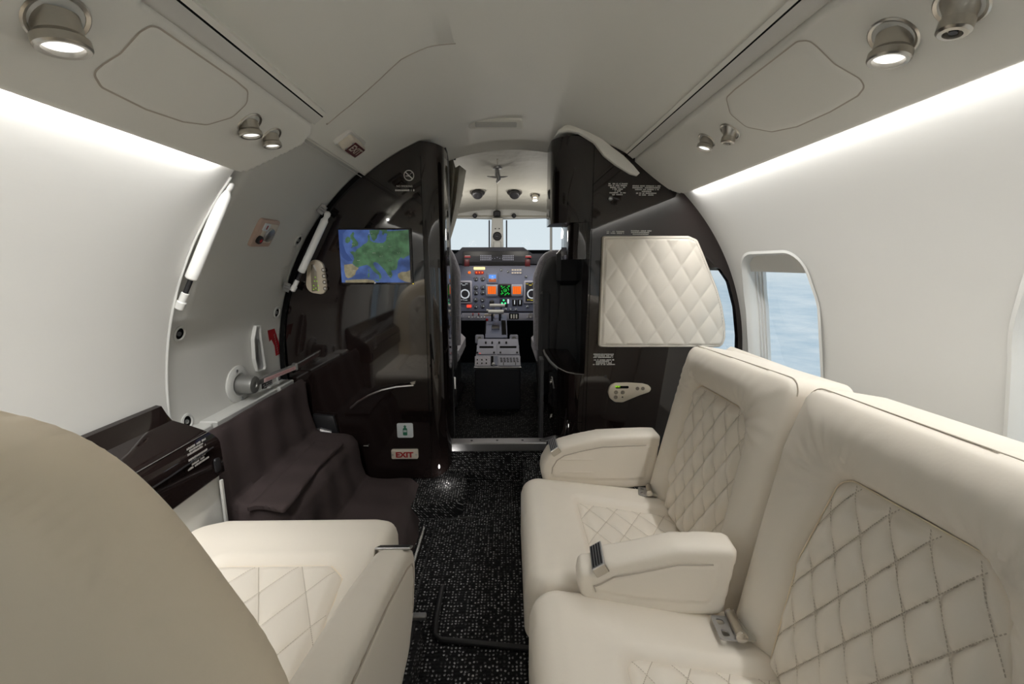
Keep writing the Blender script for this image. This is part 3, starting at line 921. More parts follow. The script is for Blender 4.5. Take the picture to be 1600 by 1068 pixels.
# gas struts
def strut(pt, pb, label, r=.0125):
    pt, pb = np.array(pt), np.array(pb); ax = (pb-pt); L = np.linalg.norm(ax); ax /= L
    root = thing('gas_strut', label, 'strut', pb, 'door gas struts')
    MB().lathe(pt, ax, [(r*.55, .012), (r*.8, .020), (r, .024), (r, L*.70), (r*1.02, L*.702), (r*1.02, L*.755), (r*.85, L*.765), (r*.3, L*.766)], 24).build('cylinder', M['white'], root)
    MB().lathe(pt, ax, [(r*.42, L*.75), (r*.42, L*.93)], 16).build('rod', M['darkmetal'], root)
    MB().lathe(pt, ax, [(r*.3, -.008), (r*.75, -.004), (r*.85, .004), (r*.6, .014)], 18).build('ball_joint', M['white'], root)
    MB().lathe(pb, -ax, [(r*.3, -.008), (r*.75, -.004), (r*.8, .012), (r*.62, .014), (r*.62, .034), (r*.3, .036)], 18).build('ball_joint', M['white'], root)
    for p, s_ in ((pt, 1), (pb, -1)):
        a = MB()
        ang = math.atan2(p[2]-CZ, p[0]-CX); o_ = np.array([math.cos(ang), 0, math.sin(ang)])
        a.tube([p, p+o_*.028], .006, 10)
        a.box(p+o_*.022, (.022, .004, .030), R=np.array([o_, [0, 1, 0], np.cross(o_, [0, 1, 0])]))
        a.build('mounting_bracket', M['steel'], root)
strut(aY(358, 288, .995), aY(281, 479, .990), 'white gas strut at the rear edge of the entry door')
strut(aY(512, 334, 1.475), aY(458, 452, 1.475), 'white gas strut at the front edge of the entry door by the dark bulkhead', r=.0115)

# ================================================================== LEFT CABINET
FB = (np.array([0, Y_BK, 0]), np.array([1.0, 0, 0]), np.array([0, 0, 1.0]), np.array([0, -1.0, 0]))
def bk(px, py): p = aY(px, py, Y_BK); return (float(p[0]), float(p[2]))
def arc_pts(cx, cy, rx, ry, a0, a1, n):
    return [(cx+rx*math.cos(math.radians(a0+(a1-a0)*i/n)), cy+ry*math.sin(math.radians(a0+(a1-a0)*i/n))) for i in range(n+1)]
def circ_z(x, r): return CZ+math.sqrt(max(0, r*r-(x-CX)**2))
def column_body(plan, zt, zb, mb, capt=True, capb=True):
    T = [(x, y, zt(x, y)) for x, y in plan]; B = [(x, y, zb(x, y)) for x, y in plan]
    mb.strip(T, B)
    mb.add([T[0], B[0], B[-1], T[-1]], [(0, 1, 2, 3)])
    if capt: mb.add(T, [tuple(range(len(T)))])
    if capb: mb.add(B, [tuple(range(len(B)))])
    return mb
cabL = thing('bulkhead_cabinet', 'tall dark lacquered cabinet left of the cockpit entry carrying the map screen', 'cabinet', (-.48, Y_BK+.06, .06))
def zb_l(x, y):
    zc = CZ-math.sqrt(max(0, .815**2-(x-CX)**2))
    k = max(0, (x+.275)/.07) if x > -.275 else 0
    return max(zc, .058) + .03*k*k
xs = list(np.linspace(-.770, -.275, 40))
plan = [(x, Y_BK) for x in xs] + arc_pts(-.275, Y_BK+.07, .07, .07, -90, 0, 10)[1:] + [(-.205, 1.67)]
# flat front as one polygon so the gloss stays true
top = [(x, circ_z(x, .817)) for x in xs]; bot = [(x, zb_l(x, 0)) for x in xs]
MB().prism(bot+top[::-1], (FB[0]+np.array([0, .12, 0]), FB[1], FB[2], FB[3]), .12).build('cabinet_body', M['lacquer'], cabL, ang=20)
mb = MB(); cp = arc_pts(-.275, Y_BK+.07, .07, .07, -90, 0, 14)+[(-.205, 1.67)]
zt_l = lambda x, y: circ_z(-.275, .817) - .006*max(0, (x+.275)/.07)**2
mb.strip([(x, y, zt_l(x, y)) for x, y in cp], [(x, y, zb_l(x, y)) for x, y in cp])
mb.add([(x, y, zt_l(x, y)) for x, y in cp]+[(-.275, 1.67, zt_l(-.275, 0))], [tuple(range(len(cp)+1))])
mb.add([(x, y, zb_l(x, y)) for x, y in cp]+[(-.275, 1.67, .058)], [tuple(range(len(cp)+1))])
mb.build('corner_column', M['lacquer'], cabL, ang=40)
MB().box((-.44, 1.60, .03), (.34, .10, .06)).build('plinth', M['black'], cabL)
mb = MB(); mb.tube([(-.2755, Y_BK-.0005, z) for z in (.06, 1.2)], .0008, 6); mb.build('column_seam', M['gap'], cabL)
# curved chrome pull
hp = [(548, 637), (560, 627), (577, 617), (597, 609), (620, 604), (646, 602)]
P = [aY(x, y, Y_BK-.016) for x, y in hp]
mb = MB(); mb.tube([P[0]+[0, .014, 0]]+P+[P[-1]+[0, .014, 0]], [.003]+[.0042]*6+[.003], 10); mb.build('pull_handle', M['chrome'], cabL)
mb = MB(); f0 = bk(646, 599); mb.prism([(f0[0]-.010, f0[1]+.006), (f0[0]-.004, f0[1]-.004), (f0[0]+.004, f0[1]-.002), (f0[0]+.008, f0[1]+.010)], FB, .006); mb.build('pull_latch', M['nickel'], cabL)
p = aY(572, 696, Y_BK-.004); MB().box(p, (.020, .012, .006), b=.002).build('drawer_catch', M['chrome'], cabL)
# print on the cabinet
f = (aY(639, 274, Y_BK), *FB[1:])
mb = MB(); o_ = ell(0, 0, .0175, n=36); i_ = ell(0, 0, .0145, n=36)
R_ = lambda L: [f[0]+f[1]*a+f[2]*b+f[3]*.0006 for a, b in L+[L[0]]]
mb.strip(R_(o_), R_(i_))
mb.poly([(-.0125, .0095), (-.0100, .0120), (.0125, -.0095), (.0100, -.0120)], f, .0006)
mb.poly([(-.011, -.003), (.002, -.003), (.002, .0), (-.011, .0)], f, .0006)
for i in range(4): mb.poly([(.003+i*.002, .002+i*.0018), (.0045+i*.002, .002+i*.0018), (.0045+i*.002, .0045+i*.0018), (.003+i*.002, .0045+i*.0018)], f, .0006)
mb.build('no_smoking_mark', M['print'], cabL, smooth=False)
mb = MB(); text_mesh(mb, 'NO SMOKING', (aY(632, 291, Y_BK), *FB[1:]), .0085, .0006)
smallprint(mb, (aY(632.5, 298.5, Y_BK), *FB[1:]), [.064], .01, .006)
mb.build('cabinet_print', M['print'], cabL, smooth=False)

# map screen
sc_ = thing('wall_screen', 'flat screen showing a satellite map on the dark left cabinet', 'screen', aY(587, 441, Y_BK))
x0, z1 = bk(530, 359); x1, z0 = bk(643, 441)
x1 -= .001
MB().prism(rrect((x0+x1)/2+.004, (z0+z1)/2, x1-x0+.008, z1-z0+.012, .004), FB, .008, .002).build('bezel', M['lacquer'], sc_)
fs = (np.array([x0, Y_BK, z0]), *FB[1:])
SW, SH = x1-x0, z1-z0
def mpx_(L): return [((x-325)/397*SW, (1-(y-570)/285)*SH) for x, y in L]
MB().prism([(0, 0), (SW, 0), (SW, SH), (0, SH)], fs, .0086).build('display', M['screenblue'], sc_, smooth=False)
def mappoly(nm, polys, mat, h):
    mb = MB()
    for L in polys: mb.poly(mpx_(L), fs, h)
    o = mb.build(nm, mat, sc_, smooth=False); return o
mappoly('deep_sea', [[(325, 570), (350, 590), (345, 640), (360, 690), (395, 735), (370, 740), (340, 720), (325, 690)], [(400, 815), (440, 805), (470, 815), (440, 830), (405, 832)], [(325, 570), (372, 570), (352, 590)]], M['screendeep'], .0089)
mappoly('land', [
    [(390, 600), (408, 580), (415, 590), (408, 604), (420, 622), (434, 640), (430, 655), (405, 662), (388, 668), (400, 655), (396, 645), (404, 632), (392, 618)],
    [(362, 618), (375, 606), (390, 612), (388, 632), (372, 642), (360, 636)],
    [(500, 572), (560, 570), (553, 590), (545, 598), (540, 615), (522, 632), (512, 620), (505, 600)],
    [(382, 688), (400, 684), (412, 690), (425, 672), (448, 660), (462, 648), (480, 640), (490, 626), (488, 604), (497, 592), (503, 606), (500, 626), (520, 636), (545, 640), (575, 640), (590, 628), (596, 606), (600, 590), (580, 588), (600, 578), (722, 570), (722, 705), (700, 715), (684, 726), (672, 716), (655, 735), (648, 772), (640, 785), (612, 790), (620, 812), (608, 832), (592, 812), (578, 790), (560, 770), (538, 748), (520, 742), (510, 752), (524, 778), (552, 806), (556, 824), (545, 842), (540, 815), (512, 794), (492, 768), (476, 758), (455, 762), (432, 768), (420, 776), (405, 762), (392, 748), (404, 728), (400, 708)],
    [(560, 570), (600, 570), (600, 580), (585, 586), (578, 600), (570, 592), (575, 580)],
    [(518, 836), (540, 842), (536, 850), (520, 846)], [(478, 806), (488, 800), (486, 826), (476, 828)], [(480, 786), (487, 780), (487, 797), (481, 796)]], M['mapland'], .0089)
mappoly('dry_land', [[(650, 808), (672, 796), (700, 796), (722, 786), (722, 855), (690, 850), (664, 838), (650, 826)]], M['mapdry'], .0092)
mappoly('dry_land', [
    [(345, 758), (392, 752), (405, 764), (428, 776), (412, 792), (404, 812), (386, 826), (362, 832), (350, 822), (344, 790)],
    [(346, 842), (400, 838), (470, 836), (508, 842), (520, 855), (346, 855)]], M['mapdry'], .0092)
for (x, y) in [(498, 678), (560, 712), (470, 700), (610, 735), (660, 695), (430, 735), (600, 820), (565, 660), (600, 605), (405, 650), (400, 790), (520, 695), (505, 590), (612, 660)]:
    smallprint(MB(), (fs[0]+FB[1]*mpx_([(x, y)])[0][0]+FB[2]*mpx_([(x, y)])[0][1], *FB[1:]), [.010], .01, .0018, .0095).build('map_name', M['print'], sc_, smooth=False)
MB().box(aY(645.5, 443, Y_BK-.008), (.003, .002, .003)).build('standby_light', M['yellow_disp'], sc_)

# oval cream control plate
c = aY(494, 432, Y_BK); f = (c, *FB[1:])
ct = thing('control_plate', 'oval cream control plate with four round buttons beside the map screen', 'control panel', c)
q = rpoly([(-.038, -.052), (.026, -.062), (.036, -.030), (.030, .050), (-.006, .062), (-.026, .030)], .030, 8)
MB().prism(q, f, .009, .003).build('plate', M['beige'], ct)
for i, (x, y) in enumerate([(505.5, 421.5), (506.5, 431), (507.5, 440.5), (508.3, 450.5)]):
    p = aY(x, y, Y_BK-.008)
    b_ = MB().lathe(p, FB[3], [(.0075, 0), (.0072, .002), (.0060, .0032), (.001, .0030)], 20).build('round_button', M['beigebtn'], ct)
    MB().lathe(p, FB[3], [(.0035, .0034), (.0005, .0036)], 12).build('button_mark', M['rail'], b_)
q = [bk(x, y) for x, y in [(488, 413), (492, 413), (496, 424), (499, 454), (489, 455), (487.5, 430)]]
sl = MB().prism(q[::-1], (FB[0]+FB[3]*.0085, *FB[1:]), .0015, .0005).build('slider_panel', M['beigebtn'], ct)
mb = MB()
for x, y in [(492.5, 433), (491.5, 439), (495, 439), (490, 446), (497, 446), (493.5, 450), (490, 452), (497, 453)]:
    p = aY(x, y, Y_BK-.0106); mb.box(p, (.003, .0008, .003))
mb.build('lit_symbols', M['lime'], sl)
MB().prism([bk(x, y) for x, y in [(495.5, 423), (490.5, 414), (492.8, 413.5), (496.5, 422)]], (FB[0]+FB[3]*.010, *FB[1:]), .0006).build('pointer', M['print'], sl)

# oxygen sticker and exit sign
c = aY(633, 672, Y_BK); f = (c, *FB[1:])
ox = thing('oxygen_sticker', 'square white sticker with green gas bottle symbol on the dark left cabinet', 'sticker', c)
MB().prism(rrect(0, 0, .059, .056, .006), f, .0012, .0004).build('card', M['oxy'], ox)
b_ = MB().prism(rpoly([(-.008, -.019), (.008, -.019), (.008, .006), (.003, .012), (.003, .016), (-.003, .016), (-.003, .012), (-.008, .006)], .003, 3), f, .0016).build('bottle_symbol', M['oxygreen'], ox)
MB().prism([(-.005, .015), (.005, .015), (.005, .018), (.0015, .018), (.0015, .021), (-.0015, .021), (-.0015, .018), (-.005, .018)], f, .0017).build('valve_symbol', M['oxygreen'], ox)
mb = MB(); mb.poly([(-.006, -.006), (.006, -.006), (.006, -.003), (-.006, -.003)], f, .0019); mb.poly([(-.006, -.002), (.006, -.002), (.006, .001), (-.006, .001)], f, .0019); mb.build('bottle_print', M['oxy'], b_, smooth=False)
c = aY(633, 708, Y_BK); f = (c, *FB[1:])
es = thing('exit_sign', 'cream EXIT sign with red letters low on the dark left cabinet', 'sign', c)
MB().prism(rrect(0, 0, .098, .036, .005), f, .012, .004).build('sign_case', M['signbox'], es)
mb = MB()
text_mesh(mb, 'EXIT', (f[0]-FB[2]*.001, FB[1]*1.12, FB[2], FB[3]), .028, .0125, bold=.045); mb.build('letters', M['redtext'], es, smooth=False)
for s_ in (-.043, .043): MB().lathe(c+FB[1]*s_+FB[3]*.011, FB[3], [(.0035, 0), (.003, .002), (.0005, .002)], 10).build('screw', M['steel'], es)

# ================================================================== RIGHT CABINET
cabR = thing('galley_cabinet', 'tall dark lacquered cabinet right of the cockpit entry with a rounded column', 'cabinet', (.55, Y_BK+.06, .12))
right = [(CX+.828*math.cos(math.radians(a)), CZ+.828*math.sin(math.radians(a))) for a in np.arange(-24, 68, 2.0)]
outer = [(.285, .16)] + right + [(.300, circ_z(.30, .822))]
hole = rpoly([bk(1086, 418), bk(1124, 418), bk(1139, 440), bk(1149, 480), bk(1153, 525), bk(1152, 575), bk(1086, 575)][::-1], [.01, .03, .03, .05, .05, .02, .01], 5)
mb = MB(); pad(mb, outer, FB, lambda P, d: P[:, 0]*0, .007, base=-.022, holes=[hole]); mb.build('front_panel', M['lacquer'], cabR, ang=20)
mb = MB(); mb.box((.302, 1.60, .70), (.008, .15, 1.10)); mb.build('side_panel', M['lacquer'], cabR)
# dark reveal behind the opening towards the hull window
mb = MB(); H_ = [np.array([x, Y_BK, z]) for x, z in hole]; cH = np.mean(H_, 0)
mb.strip([h for h in H_]+[H_[0]], [h+np.array([0, .022, 0]) for h in H_]+[H_[0]+np.array([0, .022, 0])])
mb.build('opening_edge', M['lacquer'], cabR)
def block(nm, x1, y0, bx, by, z0, z1, yb=1.74):
    pl = arc_pts(x1, y0+by, x1-bx, by, -90, -180, 14) + [(bx, yb)]
    mb = MB(); T = [(x, y, z1) for x, y in pl]; B = [(x, y, z0) for x, y in pl]
    mb.strip(T, B); mb.add(T+[(x1, yb, z1)], [tuple(range(len(T)+1))]); mb.add(B+[(x1, yb, z0)], [tuple(range(len(T)+1))])
    return mb.build(nm, M['lacquer'], cabR, ang=40)
up_b = block('upper_cupboard', .300, Y_BK, .165, .10, .990, 1.272)
block('column', .300, Y_BK+.004, .224, .07, .866, .990)
low = block('lower_cupboard', .296, Y_BK+.004, .205, .12, .13, .452, 1.97)
MB().tube([(x, y, .272) for x, y in arc_pts(.296, Y_BK+.124, .0915, .1205, -90, -180, 10)], .0012, 6).build('drawer_seam', M['gap'], low)
MB().tube([(.2995, Y_BK-.0006, z) for z in (.17, 1.25)], .001, 6).build('panel_seam', M['gap'], cabR)
for (px, py) in ((857, 596), (857, 650)):
    p = aX(px+4, py, .2035); MB().lathe(p, (-1, 0, 0), [(.012, -.004), (.011, .003), (.008, .004), (.007, .001), (.001, .001)], 18).build('ring_pull', M['chrome'], low)
p = aY(954, 310, Y_BK-.004)
MB().lathe(p, (-.35, -1, -.25), [(.0075, -.004), (.007, .004), (.0055, .006), (.004, .003), (.001, .003)], 20).build('small_downlight', M['steel'], cabR)
p = aY(946, 588, Y_BK); MB().lathe(p, FB[3], [(.0055, 0), (.005, .0015), (.004, .0015), (.001, .0008)], 16).build('key_lock', M['darkmetal'], cabR)
for (cx_, cy_, ws, pit, hh) in ((965, 288, [.062, .063, .050, .033, .018, .054, .034], .0058, .0046), (1010, 291.5, [.094, .094, .082, .030, .068, .048], .0058, .0046),
                               (961, 362.5, [.058, .058], .0058, .0046), (1001, 361.5, [.074, .066, .055], .0056, .0045), (943, 554, [.073, .067, .073], .0056, .0045), (943, 562.8, [.071, .055, .055, .082], .0056, .0045)):
    smallprint(MB(), (aY(cx_, cy_, Y_BK), *FB[1:]), ws, pit, hh).build('printed_notice', M['print'], cabR, smooth=False)

# beige trim over the right cabinet top
q = [(866, 214), (872, 203), (882, 196), (898, 191), (916, 196), (935, 211), (955, 228), (975, 243), (990, 258), (1000, 270), (996, 274), (985, 271), (962, 257), (944, 243), (928, 222), (905, 208), (888, 204), (874, 207)]
q = [(float(aY(x, y, Y_BK-.014)[0]), float(aY(x, y, Y_BK-.014)[2])) for x, y in q]
m = MB().prism(q[::-1], FB, .016, .004); struct('trim_7', m, M['ceiling'])

# shelf on the column
SZ = .455
sh = thing('corner_shelf', 'glossy black curved shelf jutting from the right cabinet column', 'shelf', (.27, 1.75, SZ-.02))
q = [aZ(x, y, SZ)[:2] for x, y in [(849, 528), (849, 540), (852, 550), (860, 562), (872, 573), (886, 580), (900, 583), (917, 584)]]
q = [(float(a), float(b)) for a, b in q]
pl = q + [(.300, q[-1][1]+.01), (.300, q[0][1])]
mb = MB(); mb.prism(pl, (np.array([0, 0, SZ-.018]), [1, 0, 0], [0, 1, 0], [0, 0, 1]), .018, .004); mb.build('shelf_board', M['lacquer'], sh)
mb = MB(); mb.tube([(a, b, SZ-.008) for a, b in q], .0062, 8); mb.build('edge_strip', M['gunmetal'], sh)

# quilted panel hung on the right cabinet
c = aY(1030, 543, Y_BK)
qp = thing('quilted_panel', 'cream diamond quilted leather panel hung on the dark right cabinet', 'panel', c)
pts = [(943, 368), (1078, 368), (1092, 374), (1101, 395), (1112, 423), (1123, 450), (1131, 478), (1136, 508), (1136, 528), (1131, 543), (936, 543)]
YQ = Y_BK-.012
fq = (np.array([0, YQ, 0]), *FB[1:])
q = [(float(aY(x, y, YQ-.012)[0]), float(aY(x, y, YQ-.012)[2])) for x, y in pts][::-1]
q = rpoly(q, [.008, .02, .02, .05, .05, .05, .05, .02, .03, .03, .010][::-1], 5)
mb = MB(); mb.prism(q, FB, .012); mb.build('backing_board', M['leather_back'], qp)
ins = inset(q if sum(a[0]*b[1]-b[0]*a[1] for a, b in zip(q, q[1:]+q[:1])) > 0 else q[::-1], .0085)
mb = MB()
def hq(P, d):
    di = sdf(P, ins)[0]
    base = rnd(d, .006)
    return base + np.where(di > 0, quilt(P, (.352, .562), .0735, .112, .0065)*sst(di, 0, .006) - .0015*sst(di, 0, .002), 0) - .0018*np.exp(-(di/.0016)**2)
pad(mb, q, fq, hq, .0032, base=-.006); mb.build('quilted_leather', M['leather'], qp, ang=80)
mb = MB(); L = [fq[0]+fq[1]*a+fq[2]*b+fq[3]*.0042 for a, b in ins]; mb.tube(L+[L[0]], .0011, 6, cap=False); mb.build('border_stitching', M['stitch'], qp)

# pear-shaped control plate
c = aY(970, 612, Y_BK); f = (c, *FB[1:])
ct = thing('control_plate', 'pear-shaped cream control plate with green readout on the right cabinet', 'control panel', c)
q = [(949, 612), (952, 602), (961, 597.5), (980, 597), (1004, 598.5), (1013, 601), (1017, 606), (1014, 611.5), (1000, 616), (985, 622), (972, 627.5), (960, 627), (952, 621)]
q = rpoly([(float(aY(x, y, Y_BK)[0]), float(aY(x, y, Y_BK)[2])) for x, y in q][::-1], .02, 4)
MB().prism(q, FB, .009, .003).build('plate', M['beige'], ct)
for (x, y, r) in ((962.5, 612.5, .0075), (973, 612.5, .0075), (962, 620, .0075), (996, 606.5, .0068), (1004.5, 606.5, .0068)):
    p = aY(x, y, Y_BK-.0085)
    b_ = MB().lathe(p, FB[3], [(r, 0), (r*.96, .002), (r*.75, .003), (r*.5, .0022), (.0005, .0022)], 20).build('round_button', M['beigebtn'], ct)
p = aY(972.5, 620, Y_BK-.0085); MB().lathe(p, FB[3], [(.003, 0), (.0028, .0012), (.0005, .0012)], 12).build('indicator', M['darkmetal'], ct)
p = aY(971, 603.5, Y_BK); MB().prism(rrect(0, 0, .048, .0095, .004), (p, *FB[1:]), .0098).build('readout', M['gap'], ct)
mb = MB(); p = aY(964.5, 603.5, Y_BK-.0101)
for dx, w in ((-.004, .007), (.004, .005), (.009, .002)): mb.box(p+FB[1]*dx, (w, .0006, .006))
mb.build('readout_bars', M['lime'], ct)

# ================================================================== SILL, STEP, FLOOR DETAILS
YS = 1.60
m = MB(); m.box((-.01, YS+.07, .065), (.46, .14, .13)); struct('trim_8', m, M['carpet'])
sl = thing('door_sill', 'polished metal threshold across the cockpit entry', 'threshold', (-.01, YS, .13))
mb = MB(); mb.box((-.035, YS+.020, .148), (.40, .052, .036), b=.004); mb.build('sill_bar', M['steel'], sl)
mb = MB(); mb.box((.195, YS+.048, .150), (.10, .03, .034), R=np.array([[.86, .5, 0], [-.5, .86, 0], [0, 0, 1]]), b=.003); mb.build('sill_end', M['steel'], sl)
for x in (-.13, -.03, .07, .14): MB().lathe((x, YS+.02, .166), (0, 0, 1), [(.005, -.002), (.0045, .0012), (.001, .0012)], 10).build('sill_screw', M['darkmetal'], sl)
# carpeted footing under the left cabinet
q = rpoly([(-.36, 1.335), (-.150, 1.365), (-.135, 1.43), (-.150, 1.60), (-.36, 1.62)], [.01, .045, .05, .01, .01], 8)
m = MB().prism(q, (np.array([0, 0, 0]), [1, 0, 0], [0, 1, 0], [0, 0, 1]), .052, .008); struct('trim_9', m, M['carpet'])
m = MB().box((.155, 1.56, .055), (.035, .06, .11), b=.008); struct('trim_10', m, M['carpet'])

mt = thing('floor_mat', 'long speckled black carpet mat with rubber edging along the aisle', 'mat', (-.07, .6, .0))
q = rpoly([(-.225, -1.4), (.045, -1.4), (.045, 1.36), (-.232, 1.325)], [.01, .01, .03, .03])
MB().prism(q, (np.array([0, 0, 0]), [1, 0, 0], [0, 1, 0], [0, 0, 1]), .010, .003).build('pile', M['carpet'], mt)
mb = MB(); mb.tube([(-.228, y, .007) for y in np.linspace(.95, 1.31, 8)]+[(-.205, 1.333, .007), (-.10, 1.350, .007)], .0035, 6); mb.build('mat_binding', M['rubber'], mt)
rl = tagp(MB().tube([(-.163, 1.02, .012), (-.163, 1.0, .024), (-.163, .90, .024), (-.160, .862, .020), (-.145, .848, .018), (-.04, .835, .018), (.05, .822, .018), (.06, .822, .012)], .0062, 10).build('floor_rail', M['rubber']), 'bent black rubber-covered bar lying across the aisle mat', 'bar')
# aluminium door track strip
m = MB(); m.box((-.262, 1.09, .004), (.010, .40, .012), R=np.array([[1, 0, 0], [0, 1, 0], [0, 0, 1]]), b=.002); struct('trim_11', m, M['chrome'])
m = MB(); m.box((-.198, .829, .096), (.052, .014, .012), b=.002); struct('trim_12', m, M['steel'])
m = MB(); m.tube([(-.196, y, .0905) for y in (.82, .2)], .004, 6); struct('trim_13', m, M['rubber'])

# small courtesy light under the left cabinet corner shining on the carpeted footing
c = np.array([-.245, 1.575, .058])
cl = thing('courtesy_light', 'tiny courtesy light under the rounded left cabinet corner', 'light', c)
MB().lathe(c, (0, 0, -1), [(.010, -.002), (.010, .003), (.006, .004), (.001, .003)], 16).build('light_cap', M['lensdim'], cl)
d = bpy.data.lights.new('courtesy_beam', 'POINT'); d.energy = .12; d.shadow_soft_size = .008; d.color = (1, .96, .9)
o = bpy.data.objects.new('courtesy_beam', d); COL.objects.link(o); o.location = (-.215, 1.49, .075)

# ================================================================== COCKPIT
# headliner: dome that falls from the entry arch to the windshield head
YC0, YC1 = 1.755, 2.80
def ck(y, a):
    k = (y-YC0)/(YC1-YC0); k = max(0, min(1, k))
    w = .70-.10*k; zt = 1.300-.125*k-.01*math.sin(k*math.pi); zc = .80
    ca, sa = math.cos(math.radians(a)), math.sin(math.radians(a))
    return np.array([.01+w*np.sign(ca)*abs(ca)**.8, y, zc+(zt-zc if sa > 0 else .72)*np.sign(sa)*abs(sa)**.8])
m = MB(); ys = np.linspace(YC0, YC1, 16); As = np.linspace(24, 156, 45)
for a, b in zip(As[:-1], As[1:]): m.strip([ck(y, a) for y in ys], [ck(y, b) for y in ys])
struct('ceiling', m, M['ckpt'], ang=70)
m = MB()
for A_ in (np.linspace(-70, 24, 16), np.linspace(156, 250, 16)):     # side walls, windows cut out forward
    for a, b in zip(A_[:-1], A_[1:]):
        for y0, y1 in zip(ys[:-1], ys[1:]):
            z = ck((y0+y1)/2, (a+b)/2)[2]
            if y0 > 2.2 and z > .93: continue
            m.add([ck(y0, a), ck(y1, a), ck(y1, b), ck(y0, b)], [(0, 1, 2, 3)])
struct('wall_cockpit', m, M['ckptside'], ang=70)
m = MB()
out = [(-.95, -.1), (.95, -.1), (.95, 1.4), (-.95, 1.4)]
inn = [(ck(YC0, a)[0], ck(YC0, a)[2]) for a in np.linspace(-68, 248, 80)]
pad(m, out, (np.array([0, 2.02, 0]), [1, 0, 0], [0, 0, 1], [0, -1, 0]), lambda P, d: P[:, 0]*0, .03, holes=[inn], close=False)
m.box((0, 3.25, .45), (1.5, .02, 1.0)); m.box((0, 2.9, .0), (1.6, .8, .02)); m.box((-.66, 3.0, .45), (.02, .5, 1.0)); m.box((.68, 3.0, .45), (.02, .5, 1.0))
struct('wall_front', m, M['gap'])
# jambs between cabinets and cockpit
m = MB(); m.box((-.235, 1.72, .66), (.05, .08, 1.26)); m.box((.148, 1.70, .31), (.016, .07, .34), b=.003)
struct('trim_14', m, M['ckptside'])

# windshield frame
wf = thing('windshield_frame', None, None, (0, 2.80, 1.0), kind='structure')
YW = 2.80
pz = lambda x, y, Y=YW: aY(x, y, Y)
mb = MB(); mb.prism([tuple(pz(x, y)[[0, 2]]) for x, y in [(640, 345), (697, 341), (776, 343), (870, 341), (940, 345), (940, 322), (870, 327), (776, 325), (697, 328), (640, 325)]], (np.array([0, YW, 0]), [1, 0, 0], [0, 0, 1], [0, -1, 0]), .03, .004)
mb.build('head_beam', M['sidewhite'], wf)
mb = MB(); mb.tube([pz(700, 338, YW-.035), pz(776, 337.5, YW-.035), pz(862, 338, YW-.035)], .004, 8); mb.build('head_rail', M['curtain'], wf)
mb = MB(); mb.prism([tuple(pz(x, y)[[0, 2]]) for x, y in [(767, 392), (787, 392), (786, 342), (769, 342)]], (np.array([0, YW-.03, 0]), [1, 0, 0], [0, 0, 1], [0, -1, 0]), .05, .006); mb.build('centre_post', M['sidewhite'], wf)
for x0, x1 in ((764.5, 764.5), (791.5, 791.5)):
    mb = MB(); mb.tube([pz(x0, 344, YW), pz(x1, 392, YW)], .0045, 8); mb.build('thin_mullion', M['darkmetal'], wf)
for x, x2 in ((861, 861), (692, 690)):
    mb = MB(); mb.tube([pz(x, 340, YW), pz(x2, 395, YW)], .008, 10); mb.build('side_post', M['sidewhite'], wf)
mb = MB(); mb.add([(-.62, YW+.02, .88), (.64, YW+.02, .88), (.64, YW+.02, 1.19), (-.62, YW+.02, 1.19)], [(0, 1, 2, 3)]); mb.build('windshield_pane', M['windshield'], wf)

# compass unit on the centre post
cmp_ = thing('compass', 'round black magnetic compass on the pale post between the windshields', 'compass', pz(777, 369, YW-.085))
MB().lathe(pz(777, 369, YW-.078), (0, -1, 0), [(.026, 0), (.026, .010), (.022, .014), (.020, .010), (.001, .010)], 28).build('bezel', M['black'], cmp_)
MB().lathe(pz(777, 369, YW-.089), (0, -1, 0), [(.011, 0), (.009, .004), (.001, .005)], 20).build('dial', M['darkmetal'], cmp_)
MB().box(pz(777, 382, YW-.085), (.045, .012, .040), b=.004).build('mounting_block', M['sidewhite'], cmp_)
MB().box(pz(776.5, 334, YW-.045), (.045, .03, .035), b=.006).build('top_lamp', M['darkmetal'], cmp_)
for x in (774, 780): MB().lathe(pz(x, 357, YW-.082), (0, -1, 0), [(.004, 0), (.0035, .002), (.0005, .002)], 8).build('screw', M['black'], cmp_)

def ckhit(px, py):
    d = ray(px, py); lo, hi = 1.76, 2.79
    best = None
    for y in np.linspace(1.77, 2.79, 200):
        p = d*y/d[1]+EYEV
        # height of headliner above this x
        k = (y-YC0)/(YC1-YC0); w = .70-.10*k; zt = 1.300-.125*k-.01*math.sin(k*math.pi)
        c = min(1, abs(p[0]-.01)/w)**(1/.8); s = math.sqrt(max(0, 1-c*c)); z = .80+(zt-.80)*s**.8
        if best is None or abs(z-p[2]) < best[0]: best = (abs(z-p[2]), p)
    return best[1]
CKPT_W = 2.0
def cklamp(px, py, r, label, mat='nickel', lit=False):
    p = ckhit(px, py)-np.array([0, 0, .006]); n = np.array([0, -.35, -.93])
    o = thing('cockpit_lamp', label, 'lamp', p)
    MB().lathe(p, n, [(r*1.3, -.004), (r*1.3, .003), (r*1.05, .004), (r, .0)], 24).build('flange', M['nickel'], o)
    MB().lathe(p, n+np.array([0, -.3, 0]), [(r*.9, -.004), (r*.95, .018), (r*.8, .026), (r*.6, .027), (.0005, .024)], 24).build('barrel', M['darkmetal'] if not lit else M['nickel'], o)
    if lit:
        d = bpy.data.lights.new('cockpit_beam', 'POINT'); d.energy = CKPT_W; d.shadow_soft_size = .03; d.color = (1, .95, .86)
        o2_ = bpy.data.objects.new('cockpit_beam', d); COL.objects.link(o2_); o2_.location = p+np.array([0, -.06, -.20])
    if lit: MB().lathe(p+n*.030, n, [(r*.7, 0), (.0005, .002)], 18).build('lens', M['lensdim'], o)
cklamp(746, 298, .030, 'left of the two dark swivelling lamps on the cockpit ceiling')
